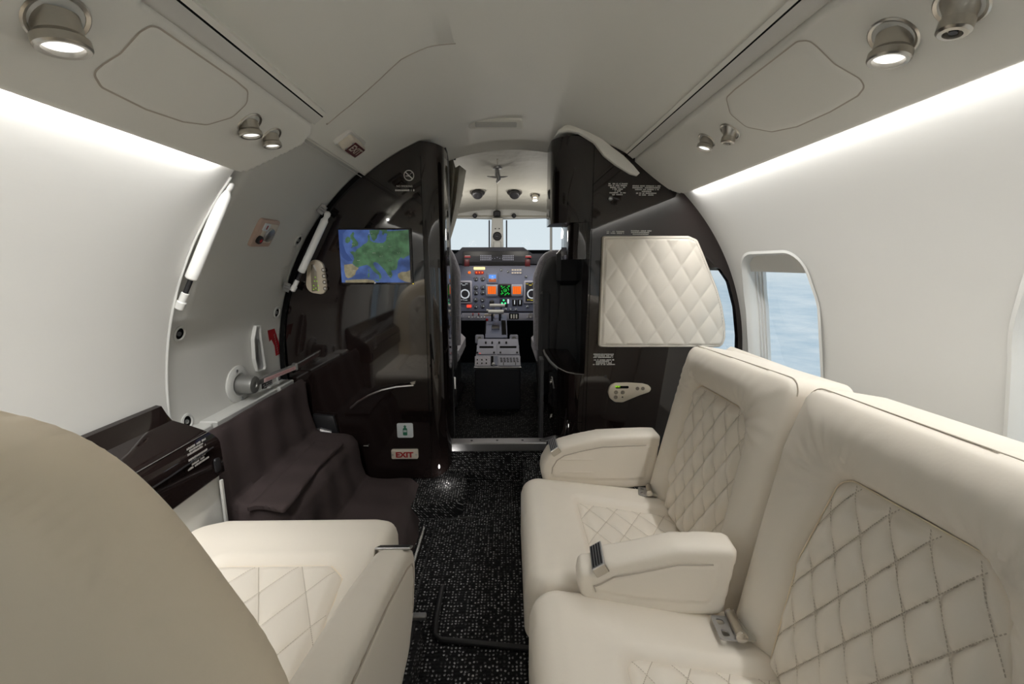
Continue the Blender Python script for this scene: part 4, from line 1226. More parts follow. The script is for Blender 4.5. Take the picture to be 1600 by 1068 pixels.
cklamp(804, 298, .030, 'right of the two dark swivelling lamps on the cockpit ceiling')
cklamp(836, 303, .020, 'small lit downlight at the right of the cockpit ceiling', lit=True)
cklamp(717, 303, .014, 'small lit downlight at the left of the cockpit ceiling', lit=True)
p = ckhit(777, 262); bkt = thing('ceiling_bracket', 'grey hook bracket in the middle of the cockpit ceiling', 'bracket', p-np.array([0, 0, .03]))
MB().lathe(p, (0, 0, -1), [(.022, -.004), (.020, .004), (.008, .008), (.007, .02)], 20).build('rose', M['steel'], bkt)
mb = MB(); mb.tube([p-[0, 0, .0], p+[.0, .01, -.025], p+[.006, .015, -.045], p+[-.004, .015, -.060]], [.010, .012, .010, .004], 10); mb.build('hook', M['steel'], bkt)
mb = MB(); mb.tube([p+[-.045, .02, -.032], p+[0, .015, -.038], p+[.045, .02, -.032]], [.002, .005, .002], 8); mb.build('cross_arm', M['steel'], bkt)
for x in (742, 803):
    p = pz(x, 337, YW-.05); MB().lathe(p, (0, -1, 0), [(.012, -.01), (.014, .004), (.009, .01), (.001, .010)], 14).build('rail_knob', M['darkmetal'], wf)
m = MB()
pts = [ckhit(777, y)-np.array([0, 0, .002]) for y in (248, 290, 330)]
m.tube(pts, .0022, 6); struct('trim_15', m, M['curtain'])

# folded curtain on the left of the entry
cu = thing('cockpit_curtain', 'folded grey curtain strapped at the left side of the cockpit entry', 'curtain', aY(705, 380, 1.80))
mb = MB()
top_ = [(697, 248), (703, 250), (708, 246), (711, 262), (718, 258), (727, 266)]
bot_ = [(694, 372), (695, 374), (696, 376), (696.5, 378), (698, 380), (701, 378)]
n_ = 10
cols = []
for (a, b), dy in zip(zip(top_, bot_), (0, .03, .0, .04, .01, .05)):
    cols.append([aY(a[0]+(b[0]-a[0])*t+3*math.sin(t*3.1), a[1]+(b[1]-a[1])*t, 1.80+dy+.03*t) for t in np.linspace(0, 1, n_)])
for A, B in zip(cols[:-1], cols[1:]): mb.strip(A, B)
mb.build('cloth', M['curtain'], cu, ang=30, solid=.004)
mb = MB(); mb.tube([aY(694, 247, 1.79), aY(703, 245, 1.79), aY(712, 249, 1.79)], .004, 8); mb.build('curtain_rod', M['darkmetal'], cu)

# glareshield
gs = thing('glareshield', 'charcoal anti-glare hood with row of dark annunciators over the instruments', 'glareshield', (.0, 2.62, .80))
YG = 2.62
def fr_at(Y): return (np.array([0, Y, 0]), np.array([1.0, 0, 0]), np.array([0, 0, 1.0]), np.array([0, -1.0, 0]))
def pp(L, Y): return [tuple(float(v) for v in aY(x, y, Y)[[0, 2]]) for x, y in L]
mb = MB(); mb.prism(pp([(600, 413), (970, 413), (970, 396), (832, 396), (818, 386), (722, 386), (712, 396), (600, 396)], YG), fr_at(YG+.22), .22, .01); mb.build('hood', M['glare'], gs)
mb = MB(); mb.prism(pp([(722, 415), (828, 415), (826, 392), (724, 392)], YG-.001), fr_at(YG-.001), .012, .003); mb.build('fascia', M['black'], gs)
mb = MB(); mb.prism(pp([(726, 409), (824, 409), (824, 400), (726, 400)], YG-.014), fr_at(YG-.012), .003); mb.build('annunciator_row', M['navy'], gs)
for x0, x1 in ((750, 768), (785, 803)):
    mb = MB()
    for i in range(7):
        for j in range(3):
            xx = x0+(x1-x0)*(i+.5)/7; yy = 399.5+j*3.0
            mb.box(aY(xx, yy, YG-.0165), (.007, .003, .007))
    mb.build('annunciator_grid', M['panellight'], gs)
for x in (725.5, 820.5):
    q = MB().box(aY(x+5, 401, YG-.018), (.036, .006, .010)).build('warning_button', M['red'], gs)
    MB().box(aY(x+5, 399.5, YG-.0185), (.030, .006, .003)).build('button_cap', M['pink'], q)
    mb = MB(); mb.prism(pp([(x, 416), (x+8, 416), (x+8, 405), (x, 405)], YG-.02), fr_at(YG-.012), .010, .002); mb.build('hood_bracket', M['darkred'], gs)
mb = MB()
for x in (765, 769, 773, 777, 781, 785): mb.box(aY(x, 403.5 if x != 777 else 402, YG-.016), (.004, .003, .004))
mb.build('tiny_buttons', M['panellight'], gs)
d = bpy.data.lights.new('glareshield_flood', 'AREA'); d.shape = 'RECTANGLE'; d.size = .50; d.size_y = .02; d.energy = .50; d.color = (1, .90, .76)
o = bpy.data.objects.new('glareshield_flood', d); COL.objects.link(o); o.location = (0, 2.665, .829); o.rotation_euler = (math.radians(22), 0, 0)

# instrument panel
YP = 2.76
ip = thing('instrument_panel', 'grey-blue cockpit instrument panel with lit displays and round gauges', 'instrument panel', (0, YP, .49))
FP = fr_at(YP)
mb = MB(); mb.prism(pp([(600, 500), (970, 500), (970, 414), (600, 414)], YP), fr_at(YP+.04), .04); mb.build('panel_plate', M['panelgrey'], ip)
mb = MB(); mb.prism(pp([(722, 500), (833, 500), (833, 489), (722, 489)], YP-.004), FP, .02, .003); mb.build('switch_tray', M['panellight'], ip)
MB().box(aY(778, 486.5, YP-.003), (.46, .006, .005)).build('panel_joint', M['black'], ip)
def ppx(x, y, h=0.0): return aY(x, y, YP-h)
def screen(x0, y0, x1, y1, bez, face, r=.006, name='display_unit'):
    cx, cy = (x0+x1)/2, (y0+y1)/2; c = ppx(cx, cy); k = YP/F_PX
    w, h = (x1-x0)*k, (y1-y0)*k
    f = (c, *FP[1:])
    d = MB().prism(rrect(0, 0, w+.022, h+.022, r), f, .010, .003).build(name, bez, ip)
    MB().prism(rrect(0, 0, w, h, .002), f, .0105).build('screen', face, d)
    return d, f, w, h
def cells(f, w, h, nx, ny, dens=.8, jx=.75, seed=1):
    r = random.Random(seed); mb = MB()
    for i in range(nx):
        for j in range(ny):
            if r.random() > dens: continue
            cx = (-.5+(i+.5)/nx)*w; cy = (-.5+(j+.5)/ny)*h
            a, b = w/nx*jx*r.uniform(.6, 1)/2, h/ny*.62/2
            mb.poly([(cx-a, cy-b), (cx+a, cy-b), (cx+a, cy+b), (cx-a, cy+b)], f, .0110)
    return mb
for (x0, x1, sd) in ((762, 775, 3), (801, 814, 8)):
    d, f, w, h = screen(x0, 447, x1, 459, M['panellight'], M['black'])
    MB().prism(rrect(0, -.034, w+.012, .016, .004), f, .006).build('display_controls', M['panelgrey'], d)
    MB().prism(rrect(0, .0, w*.96, h*.96, .002), f, .0107).build('display_glow', M['orange'], d)
    mb = MB(); kk = []
    for i in range(1, 4): mb.box(f[0]+f[1]*(-.5+i/4)*w+f[3]*.0112, (.0012, .0006, h*.9))
    for j in range(1, 6): mb.box(f[0]+f[2]*(-.5+j/6)*h+f[3]*.0112, (w*.9, .0006, .0014))
    mb.build('display_rules', M['black'], d)
d, f, w, h = screen(781.5, 446, 797, 460.5, M['black'], M['gap'])
mb = MB()
for r0, r1 in ((.024, .0205), (.0115, .009)):
    for i in range(16):
        if i % 4 == 3 and r0 > .02: continue
        a0, a1 = 2*math.pi*i/16, 2*math.pi*(i+.72)/16
        mb.poly([(r0*math.cos(a0), r0*math.sin(a0)), (r0*math.cos(a1), r0*math.sin(a1)), (r1*math.cos(a1), r1*math.sin(a1)), (r1*math.cos(a0), r1*math.sin(a0))], f, .0112)
for a, b in ((-.026, .026), (.019, .026), (-.026, -.022), (.019, -.022), (-.004, -.027), (-.003, .0)):
    smallprint(mb, (f[0]+f[1]*(a+.004)+f[2]*b, *f[1:]), [.011, .008], .005, .0035, .0112)
mb.build('compass_rose', M['green'], d, smooth=False)
d, f, w, h = screen(764, 429, 775, 440, M['panelgrey'], M['skyblue'])
MB().prism([(-w/2, -h/2), (w/2, -h/2), (w/2, -.002), (-w/2, -.002)], f, .0108).build('attitude_ground', M['brown_disp'], d)
mb = MB()
for a, b, c_ in ((0, .006, .012), (0, -.006, .018), (0, .012, .008)): mb.poly([(a-c_/2, b), (a+c_/2, b), (a+c_/2, b+.002), (a-c_/2, b+.002)], f, .0112)
mb.build('attitude_marks', M['white_disp'], d, smooth=False)
for (x0, x1) in ((715, 735), (821, 836)):
    d, f, w, h = screen(x0, 441, x1, 471, M['panellight'], M['navy'], .01)
    cxr = (726.5 if x0 < 750 else 831)
    c0 = ppx(cxr, 459, .011); mb = MB()
    for i in range(24):
        a0, a1 = 2*math.pi*i/24, 2*math.pi*(i+.7)/24
        P = [(r_*math.cos(a), r_*math.sin(a)) for r_, a in ((.030, a0), (.030, a1), (.022, a1), (.022, a0))]
        mb.poly(P, (c0, *FP[1:]), .0)
    mb.build('heading_ring', M['white_disp'], d, smooth=False)
    mb = MB()
    for i, (a, b) in enumerate(((-.02, .05), (0, .042), (.018, .05), (-.01, -.05), (.012, -.052))): smallprint(mb, (f[0]+f[1]*a+f[2]*b, *f[1:]), [.016], .005, .004, .0112)
    mb.build('display_text', M['white_disp'] if x0 < 750 else M['yellow_disp'], d, smooth=False)
def gauge(x, y, r=.0125, face=None):
    c = ppx(x, y)
    g_ = MB().lathe(c, FP[3], [(r*1.12, -.002), (r*1.1, .005), (r*.88, .006), (r*.85, .003)], 20).build('round_gauge', M['black'], ip)
    MB().lathe(c, FP[3], [(r*.86, .0035), (.0005, .0035)], 16, cap=False).build('gauge_face', face or M['navy'], g_)
    mb = MB(); a = RNG.uniform(0, 6.28)
    mb.tube([c+FP[3]*.0045, c+FP[3]*.0045+FP[1]*r*.7*math.cos(a)+FP[2]*r*.7*math.sin(a)], .0009, 5)
    for i in range(7):
        a = 2*math.pi*i/9-.6; q = c+FP[3]*.0042+FP[1]*r*.72*math.cos(a)+FP[2]*r*.72*math.sin(a); mb.box(q, (.0018, .0006, .0018))
    mb.build('gauge_marks', M['white_disp'] if r > .006 else M['print'], g_, smooth=False)
for x in (743.7, 754.3):
    for y in (435.5, 449, 457, 468, 478): gauge(x, y)
for x, y in ((790, 482.5), (797.5, 482.5), (806, 482.5), (824, 478.5), (733, 478), (783.5, 421.5), (794, 424), (822, 432)): gauge(x, y, .008)
for (x, y, w_, h_, mt_, nm) in ((749, 419, .070, .016, 'warmlamp', 'lit_placard'), (733.5, 425.5, .016, .014, 'orange', 'caution_light'), (733, 478, .030, .018, 'red_led', 'red_warning'), (794, 470.5, .010, .028, 'white_disp', 'gear_handle')):
    MB().prism(rrect(0, 0, w_, h_, .003), (ppx(x, y), *FP[1:]), .007, .001).build(nm, M[mt_], ip)
e_ = MB().prism(rrect(0, 0, .058, .022, .010), (ppx(749, 425.5), *FP[1:]), .006).build('master_panel', M['redtext'], ip)
for dx in (-.018, 0, .018): MB().lathe(ppx(749, 425.5, .006)+FP[1]*dx, FP[3], [(.0045, 0), (.003, .002), (.0005, .002)], 10).build('amber_button', M['orange'], e_)
e_ = MB().prism(rrect(0, 0, .066, .038, .003), (ppx(807, 424), *FP[1:]), .005, .001).build('radio_module', M['panelgrey'], ip)
mb = MB()
for j in (-.008, .010):
    for i in range(4): mb.box(ppx(807, 424, .006)+FP[1]*(-.024+.016*i)+FP[2]*j, (.012, .002, .008))
mb.build('radio_buttons', M['signbox'], e_)
for dx, dy in ((-4, 4.5), (4.0, 4.5), (0, -1.5), (-4, 9), (4, 9)):
    pass
e_ = MB().prism(rrect(0, 0, .050, .050, .003), (ppx(787, 473), *FP[1:]), .004, .001).build('gear_panel', M['navy'], ip)
for dx, dy in ((0, .013), (-.010, -.006), (.010, -.006)): MB().lathe(ppx(787, 472, .004)+FP[1]*dx+FP[2]*dy, FP[3], [(.0062, 0), (.005, .003), (.0005, .003)], 12).build('gear_light', M['green_led'], e_)
for x in (804, 812.5):
    e_ = MB().prism(rrect(0, 0, .030, .040, .002), (ppx(x, 472.5), *FP[1:]), .004, .001).build('trim_gauge', M['black'], ip)
    MB().box(ppx(x, 472, .005), (.004, .002, .026)).build('trim_pointer', M['white_disp'], e_)
k_ = MB().lathe(ppx(768.5, 472), FP[3], [(.016, 0), (.014, .012), (.008, .016), (.001, .016)], 18).build('rotary_knob', M['black'], ip)
for x, y, mt_ in ((739, 490.5, 'red'), (748, 490.5, 'red')): MB().tube([ppx(x, y+2, .02), ppx(x, y-1, .034)], [.003, .0045], 8).build('guarded_switch', M[mt_], ip)
for x in (733, 738, 742, 747, 752, 757, 824, 829):
    MB().tube([ppx(x, 496.5, .02), ppx(x, 495, .032)], [.002, .003], 6).build('toggle_switch', M['steel'], ip)
for x in (799, 803, 807): MB().box(ppx(x, 494, .024), (.009, .004, .026)).build('breaker_bar', M['white'], ip)
MB().prism(rrect(0, 0, .062, .036, .002), (ppx(803, 493.5, .020), *FP[1:]), .002).build('breaker_plate', M['gap'], ip)
MB().lathe(ppx(829, 493, .020), FP[3], [(.016, 0), (.014, .006), (.001, .006)], 18).build('air_knob', M['steel'], ip)
for x in (722, 730): MB().box(ppx(x, 493.5, .021), (.02, .003, .02)).build('side_switch_block', M['panellight'], ip)

# centre pedestal
pd = thing('centre_pedestal', 'grey centre pedestal with radios, switches and white thrust levers', 'pedestal', (-.01, 2.06, .14))
A0, A1 = aY(741, 574, 2.06), aY(814, 574, 2.06)
zt = A0[2]
mb = MB(); mb.box(((A0[0]+A1[0])/2, 2.16, (zt+.14)/2), (A1[0]-A0[0]-.004, .20, zt-.14), b=.004); mb.build('pedestal_box', M['navy'], pd)
e1 = np.array([1.0, 0, 0]); T0 = np.array([(A0[0]+A1[0])/2, 2.055, zt+.003]); T1 = np.array([T0[0], 2.29, aY(775, 529, 2.29)[2]])
v_ = (T1-T0); TL = np.linalg.norm(v_); v_ /= TL; n_ = np.cross(e1, v_)
FT = (T0, e1, v_, n_); W0 = A1[0]-A0[0]
def tp(x, y, h=.0):
    d = ray(x, y); s = ((T0+n_*h-EYEV)@n_)/(d@n_); return EYEV+d*s
mb = MB(); mb.prism(rpoly([(-W0/2, 0), (W0/2, 0), (W0/2*.94, TL), (-W0/2*.94, TL)], .004, 2), (T0-n_*.03, *FT[1:]), .03, .002); mb.build('pedestal_top', M['panellight'], pd)
mb = MB(); mb.box(T0-n_*.006+v_*.002, (W0+.004, .008, .012), R=np.array([e1, v_, n_]), b=.002); mb.build('pedestal_edge', M['steel'], pd)
def tbox(nm, x0, y0, x1, y1, h, mat, par=None, b=.0):
    a, b_, c, d = tp(x0, y1), tp(x1, y1), tp(x1, y0), tp(x0, y0)
    q = [(float((p-T0)@e1), float((p-T0)@v_)) for p in (a, b_, c, d)]
    return MB().prism(q, FT, h, b).build(nm, mat, par or pd)
for x0, x1 in ((747, 775), (779, 811)):
    r_ = tbox('radio_unit', x0-2, 540, x1, 554, .004, M['panellight'], b=.001)
    tbox('radio_window', x0+2, 541.5, x1-4, 544.5, .0048, M['gap'], r_)
for x, y in ((746, 552), (772, 552), (782, 552), (808, 552), (759, 536), (769, 536), (780, 536), (791, 536)):
    c = tp(x, y); MB().lathe(c, n_, [(.005, 0), (.0045, .010), (.001, .011)], 12).build('black_knob', M['black'], pd)
c = tp(750, 553); MB().lathe(c, n_, [(.004, 0), (.003, .006), (.001, .006)], 10).build('red_knob', M['red_led'], pd)
r_ = tbox('switch_plate', 742, 557, 766, 572, .003, M['sheep'])
for j, y in enumerate((563, 568.5)):
    for x in (746, 753, 760): c = tp(x, y); MB().tube([c, c+n_*.008], [.003, .0035], 8).build('toggle_switch', M['black'], pd)
tbox('keypad_base', 779, 557, 813, 572, .004, M['panellight'], b=.001)
mb = MB()
for j in range(3):
    for i in range(6):
        c = tp(783+i*5.0+j*.4, 559.5+j*2.6, .004); mb.box(c+n_*.001, (.011, .006, .002), R=np.array([e1, v_, n_]))
mb.build('keypad_keys', M['black'], pd)
tbox('dark_strip', 767, 557, 771, 571, .004, M['gap']); tbox('trim_strip', 772, 557, 777, 571, .004, M['panelgrey'])
c = tp(771, 569, .004); MB().lathe(c, n_, [(.008, 0), (.006, .008), (.001, .009)], 12).build('white_knob', M['white'], pd)
for x in (786, 805): tbox('latch_bar', x, 567, x+1.2, 571, .006, M['black'])
# flank lids with ring knobs
for x in (749.5, 803):
    c = aY(x, 530, 2.31); f = (c, e1, np.array([0, .5, .86]), np.array([0, -.86, .5]))
    l_ = MB().prism(rrect(0, 0, .046, .050, .008), f, .010, .002).build('ring_lid', M['panellight'], pd)
    MB().lathe(c+f[3]*.010, f[3], [(.014, 0), (.013, .004), (.009, .004), (.008, .001), (.001, .001)], 18).build('ring_knob', M['steel'], l_)
# throttle quadrant
q0 = aY(758, 528, 2.36); q1 = aY(793, 528, 2.36)
mb = MB(); t0 = aY(775.5, 527, 2.36); t1 = aY(775.5, 492, 2.66)
u2 = t1-t0; QL = np.linalg.norm(u2); u2 /= QL; n2 = np.cross(e1, u2); FQ = (t0, e1, u2, n2)
wq = .5*(q1[0]-q0[0])
mb.prism([(-wq, 0), (wq, 0), (wq*1.02, QL), (-wq*1.02, QL)], (t0-n2*.06, *FQ[1:]), .06, .002); mb.build('quadrant', M['panelgrey'], pd)
MB().box((t0[0], 2.45, (t0[2]+.14)/2-.02), (wq*1.9, .30, t0[2]-.16)).build('quadrant_base', M['black'], pd)
MB().prism(rrect(-.004, QL*.42, .045, .040, .003), FQ, .006, .001).build('flap_window', M['black'], pd)
MB().box(t0+u2*QL*.28+e1*-.004+n2*.010, (.045, .004, .010), R=np.array([e1, u2, n2])).build('flap_lever', M['steel'], pd)
MB().prism(rrect(.043, QL*.42, .026, QL*.62, .003), FQ, .003, .001).build('side_slot', M['gap'], pd)
MB().prism(rrect(-.062, QL*.45, .006, QL*.6, .001), FQ, .003).build('edge_slot', M['gap'], pd)
for i in range(4): MB().lathe(aY(759+i*10.6, 532.5, 2.34), (0, -.7, .7), [(.007, 0), (.0065, .012), (.001, .013)], 12).build('trim_knob', M['black'], pd)
for x, y0, yt in ((771, 500, 479), (783, 500, 479)):
    pb_, pt_ = aY(x, y0, 2.64), aY(x, yt, 2.56)
    l_ = MB().tube([pb_, (pb_+pt_)/2, pt_], [.006, .005, .005], 10).build('thrust_lever', M['steel'], pd)
    MB().tube([aY(x-6, yt-2, 2.56), aY(x+6, yt-2, 2.56)], [.010, .010], 14).build('lever_grip', M['white'], l_)
    pb_, pt_ = aY(x-2, 502, 2.60), aY(x-2, 489, 2.50)
    l_ = MB().tube([pb_, pt_], [.007, .006], 10).build('reverse_lever', M['black'], pd)
    MB().tube([aY(x-8, 487, 2.50), aY(x+4, 487, 2.50)], [.012, .012], 14).build('lever_grip', M['white'], l_)
MB().tube([aY(760, 484, 2.56), aY(767, 486, 2.56)], [.006, .004], 8).build('side_lever', M['white'], pd)
MB().box(aY(761, 500, 2.58), (.014, .014, .022), b=.003).build('red_lock', M['red'], pd)
MB().box(aY(765, 492, 2.585), (.06, .01, .014), b=.002).build('lit_quadrant_label', M['signbox'], pd)

# pilot seats
def pilot_seat(xc, px_top, label, hw, ztop, zbot, right):
    Y0 = 2.02
    r = thing('pilot_seat', label, 'seat', (xc, 2.2, .14))
    f = (np.array([xc, Y0+.09, 0]), np.array([1.0, 0, 0]), np.array([0, 0, 1.0]), np.array([0, -1.0, 0]))
    out = rpoly([(-hw, zbot), (hw, zbot), (hw, ztop-.10), (hw*.72, ztop), (-hw*.72, ztop), (-hw, ztop-.10)], [.02, .02, .10, .06, .06, .10], 7)
    mb = MB(); pad(mb, out, f, lambda P, d: .05+rnd(d, .03)+.006*np.sin(P[:, 0]*30)**2, .014, base=-.02); mb.build('backrest', M['seatblack'], r, ang=60)
    mb = MB(); arc = [(x, z) for x, z in out if z > ztop-.28]
    arc = sorted(arc, key=lambda p: math.atan2(p[1]-(ztop-.2), p[0])); P = [f[0]+f[1]*x*1.01+f[2]*(z+.004)+f[3]*.015 for x, z in arc]
    P = [f[0]+f[1]*-hw*1.01+f[2]*(ztop-.45)+f[3]*.01]+P[::-1]+[f[0]+f[1]*hw*1.01+f[2]*(ztop-.45)+f[3]*.01]
    mb.tube(P, [.020]+[.026]*(len(P)-2)+[.020], 12); mb.build('sheepskin_edge', M['sheep'], r, ang=80)
    for s in (-1, 1):
        mb = MB(); mb.box((xc+s*hw*.78, Y0+.015, (ztop-.17+zbot+.02)/2), (hw*.40, .035, ztop-.17-zbot), b=.012); mb.build('back_pocket', M['seatblack'], r)
    mb = MB(); mb.box((xc, Y0+.30, .40), (hw*2.1, .46, .11), b=.03); mb.build('seat_cushion', M['whitesheep'], r)
    mb = MB(); mb.box((xc, Y0+.28, .27), (hw*1.7, .36, .16), b=.01); mb.build('seat_frame', M['darkmetal'], r)
    for s in (-1, 1):
        mb = MB(); mb.tube([(xc+s*hw*.9, Y0+.05, .30), (xc+s*hw*.95, Y0+.0, .26), (xc+s*hw*.95, Y0+.02, .17), (xc+s*hw*.9, Y0+.12, .15)], .010, 8); mb.build('adjuster_tube', M['steel'], r)
        MB().box((xc+s*hw*.86, Y0+.25, .155), (.03, .40, .03), b=.004).build('seat_rail', M['darkmetal'], r)
    c = np.array([xc+(.0), Y0, 0])
    mb = MB(); mb.prism(rpoly([(-.035, ztop-.13), (.035, ztop-.13), (.062, ztop-.60), (-.062, ztop-.60)], .01), (c+[0, .02, 0], f[1], f[2], f[3]), .03, .008); mb.build('harness_cover', M['seatblack'], r)
    mb = MB(); mb.box((xc, Y0-.005, ztop-.05), (.11, .06, .16), b=.02); mb.build('inertia_reel', M['black'], r)
    mb = MB(); mb.tube([(xc, Y0+.03, ztop+.0), (xc+.005, Y0+.03, ztop+.055), (xc, Y0+.03, ztop+.075)], [.028, .030, .016], 12); mb.build('headrest_knob', M['sheep'], r)
    return r
pilot_seat(.292, 400, 'right pilot seat in black fabric with grey sheepskin edge, harness cover on its back', .128, .885, .33, True)
pilot_seat(-.362, 390, 'left pilot seat in black fabric with grey sheepskin, mostly hidden by the cabinet', .128, .91, .33, False)
# side consoles with breakers
for s, lab in ((1, 'right cockpit side console with rows of breakers beside the seat'), (-1, 'left cockpit side console with rows of breakers beside the seat')):
    sc2 = thing('side_console', lab, 'console', (s*.5, 2.3, .3))
    MB().box((s*.54, 2.24, .50), (.10, .40, .70), b=.01).build('console_body', M['ckptside'], sc2)
    for i in range(7):
        for j in range(3):
            MB().lathe((s*(.492), 2.08+j*.07, .40+i*.065), (-s, -.2, 0), [(.008, 0), (.007, .006), (.001, .007)], 10).build('breaker', M['steel'], sc2)
# trim block at the window foot right (white light box)

# ================================================================== SEATS
def ccw(L): return L if sum(a[0]*b[1]-b[0]*a[1] for a, b in zip(L, L[1:]+L[:1])) > 0 else L[::-1]
def pillow(mb, out, fr, half, R, res, extra=None):
    O, u, v, n = [np.array(a, float) for a in fr]
    for s in (1, -1):
        pad(mb, out, (O, u, v, n*s), lambda P, d: half-R+rnd(d, R)+(extra(P, d, s) if extra else 0), res, base=0)
    return mb
def quilt_part(name, region, fr, T, org, s1, s2, puff, mat, parent, res, zf=None):
    mb = MB()
    def h(P, d):
        z0 = zf(P) if zf else 0
        return T+z0 + quilt(P, org, s1, s2, puff)*sst(d, 0, .022) - .004*(1-sst(d, 0, .005))
    pad(mb, region, fr, h, res, close=False)
    o = mb.build(name, mat, parent, ang=80, recalc=False)
    me = o.data; 
    O, u, v, n = fr
    if np.cross(u, v)@n < 0: me.flip_normals()
    # rows of stitches along the diamond seams
    st_ = MB(); R0 = np.array(region); lo, hi = R0.min(0), R0.max(0)
    segs = []
    for sg in (1, -1):
        k0 = int(-12 - abs((lo-org)/[s1, s2]).max()*2); 
        for k in range(k0, -k0):
            # x/s1 + sg*y/s2 = k (relative to org)
            y = np.arange(lo[1], hi[1], .0042*s2/math.hypot(s1, s2)); x = org[0]+s1*(k-sg*(y-org[1])/s2)
            segs.append((np.stack([x, y], 1), np.array([-sg*s1, s2])/math.hypot(s1, s2)))
    PP = np.concatenate([a for a, _ in segs]); DD = np.concatenate([np.repeat(b[None], len(a), 0) for a, b in segs])
    ok_ = (PP[:, 0] > lo[0]) & (PP[:, 0] < hi[0]); PP, DD = PP[ok_], DD[ok_]
    sd_ = sdf(PP, region)[0]; ok_ = sd_ > .004; PP, DD, sd_ = PP[ok_], DD[ok_], sd_[ok_]
    HH = T+.32*puff*sst(sd_, 0, .022)+.0004-.004*(1-sst(sd_, 0, .005))+(zf(PP) if zf else 0)
    for p_, d_, h_ in zip(PP, DD, np.broadcast_to(HH, len(PP))):
        w_ = np.array([-d_[1], d_[0]])*.00065; e_ = d_*.0015
        st_.add([O+np.array(u)*q_[0]+np.array(v)*q_[1]+np.array(n)*h_ for q_ in (p_-e_-w_, p_+e_-w_, p_+e_+w_, p_-e_+w_)], [(0, 1, 2, 3)])
    if len(PP): st_.build('diamond_stitching', M['thread'], o, smooth=False, recalc=False)
    # seam piping round the region
    mb = MB(); q = [O+np.array(u)*a+np.array(v)*b+np.array(n)*(T-.0015+(float(zf(np.array([[a, b]]))[0]) if zf else 0)) for a, b in region]
    mb.tube(q+[q[0]], .0011, 6, cap=False); mb.build('seam_piping', M['leather_back'], o)
    return o
def wrinkle(P, c, r0, k, amp, ph=0.0):
    dx, dy = P[:, 0]-c[0], P[:, 1]-c[1]; r = np.hypot(dx, dy); a = np.arctan2(dy, dx)
    return amp*np.sin(2*k*a+ph+.6*np.sin(40*r))*np.exp(-(r/(1.5*r0))**2)*sst(r, .008, .03)

sofa = thing('divan', 'cream leather two-seat divan with diamond quilting along the right wall', 'sofa', (.28, .72, .0))
BO = np.array([.44, 0, .18]); BT = np.array([.08, 0, .47]); BT /= np.linalg.norm(BT); BN = np.array([-BT[2], 0, BT[0]])
FBK = (BO, np.array([0, 1.0, 0]), BT, BN)
FCU = (np.array([0, 0, .09]), np.array([1.0, 0, 0]), np.array([0, 1.0, 0]), np.array([0, 0, 1.0]))
mb = MB(); mb.box((.285, .73, .050), (.46, .90, .098), b=.012); mb.build('seat_base', M['leather'], sofa)

def seat_cushion(out, region, org, corner, wr):
    tilt = lambda P: -.045*np.clip((P[:, 0]-.10)/.36, 0, 1.1)
    def h(P, d):
        dq = sdf(P, region)[0]
        T = .148+tilt(P)-.034+rnd(d, .034)
        T = T+.006*np.exp(-((d-.06)/.05)**2) - .010*sst(dq, -.016, .003) - .018*sst(dq, .0, .008)
        return T + wrinkle(P, (corner[0]+.008, corner[1]-.008), .035, 9, .0011)*(dq < 0)
    mb = MB(); pad(mb, out, FCU, h, .0055, base=0); o = mb.build('seat_cushion', M['leather'], sofa, ang=80)
    quilt_part('quilted_seat', region, FCU, .133, org, .066, .100, .0095, M['leather'], o, .0026, tilt)
    return o
seat_cushion(rpoly([(.040, .757), (.47, .738), (.47, 1.19), (.046, 1.19)], [.05, .01, .01, .05], 8), rpoly([(.190, .80), (.462, .795), (.462, 1.065), (.192, 1.085)], [.02, .008, .008, .012]), (.19, .80), (.192, 1.085), 1)
seat_cushion(rpoly([(.040, .275), (.47, .275), (.47, .735), (.044, .752)], [.05, .01, .01, .055], 8), rpoly([(.190, .33), (.462, .33), (.462, .595), (.192, .615)], [.02, .008, .008, .03]), (.19, .33), (.192, .615), 1)

def back(out, region, org, s1, s2, corners, puff=.017):
    def h(P, d):
        dq = sdf(P, region)[0]
        t = np.clip(d/(d+np.maximum(-dq, 0)+1e-6), 0, 1)
        z = -.013+rnd(d, .013) + .026*np.sin(math.pi*np.clip(t, 0, 1))**.7*(dq < 0)*sst(d-dq, .03, .09) - .014*sst(dq, -.010, .003)
        for c, k in corners: z = z+wrinkle(P, c, .045, k, .0030)*(dq < 0)*sst(d, 0, .03)
        return z
    mb = MB(); pad(mb, out, FBK, h, .0050, base=-.105); o = mb.build('backrest', M['leather'], sofa, ang=55)
    quilt_part('quilted_back', region, FBK, -.0035, org, s1, s2, puff, M['leather'], o, .0024)
    q = inset(ccw(out), .0025)
    q = np.array([t_ for t_ in q if t_[1] > .03]); hh_ = h(q, np.maximum(sdf(q, out)[0], 0))
    P = [BO+FBK[1]*a+BT*b+BN*(c_+.0006) for (a, b), c_ in zip(q, hh_)]
    # open run over the sides and top
    k = max(range(len(P)), key=lambda i: np.linalg.norm(P[i]-P[i-1])); P = P[k:]+P[:k]
    mb = MB(); mb.tube(P, .0011, 6, cap=False); mb.build('edge_piping', M['thread'], o)
    return o
back(rpoly([(1.205, -.02), (1.195, .12), (1.178, .30), (1.160, .462), (.727, .478), (.736, -.02)][::-1], [.01, .030, .028, .08, .08, .01], 6),
     rpoly([(1.100, .0), (1.118, .12), (1.095, .352), (1.078, .368), (.868, .372), (.828, .335), (.820, .10), (.832, .0)][::-1], [.02, .03, .06, .03, .03, .05, .05, .02][::-1], 5),
     (.960, .012), .0555, .098, [((1.085, .352), 11), ((.850, .350), 9)])
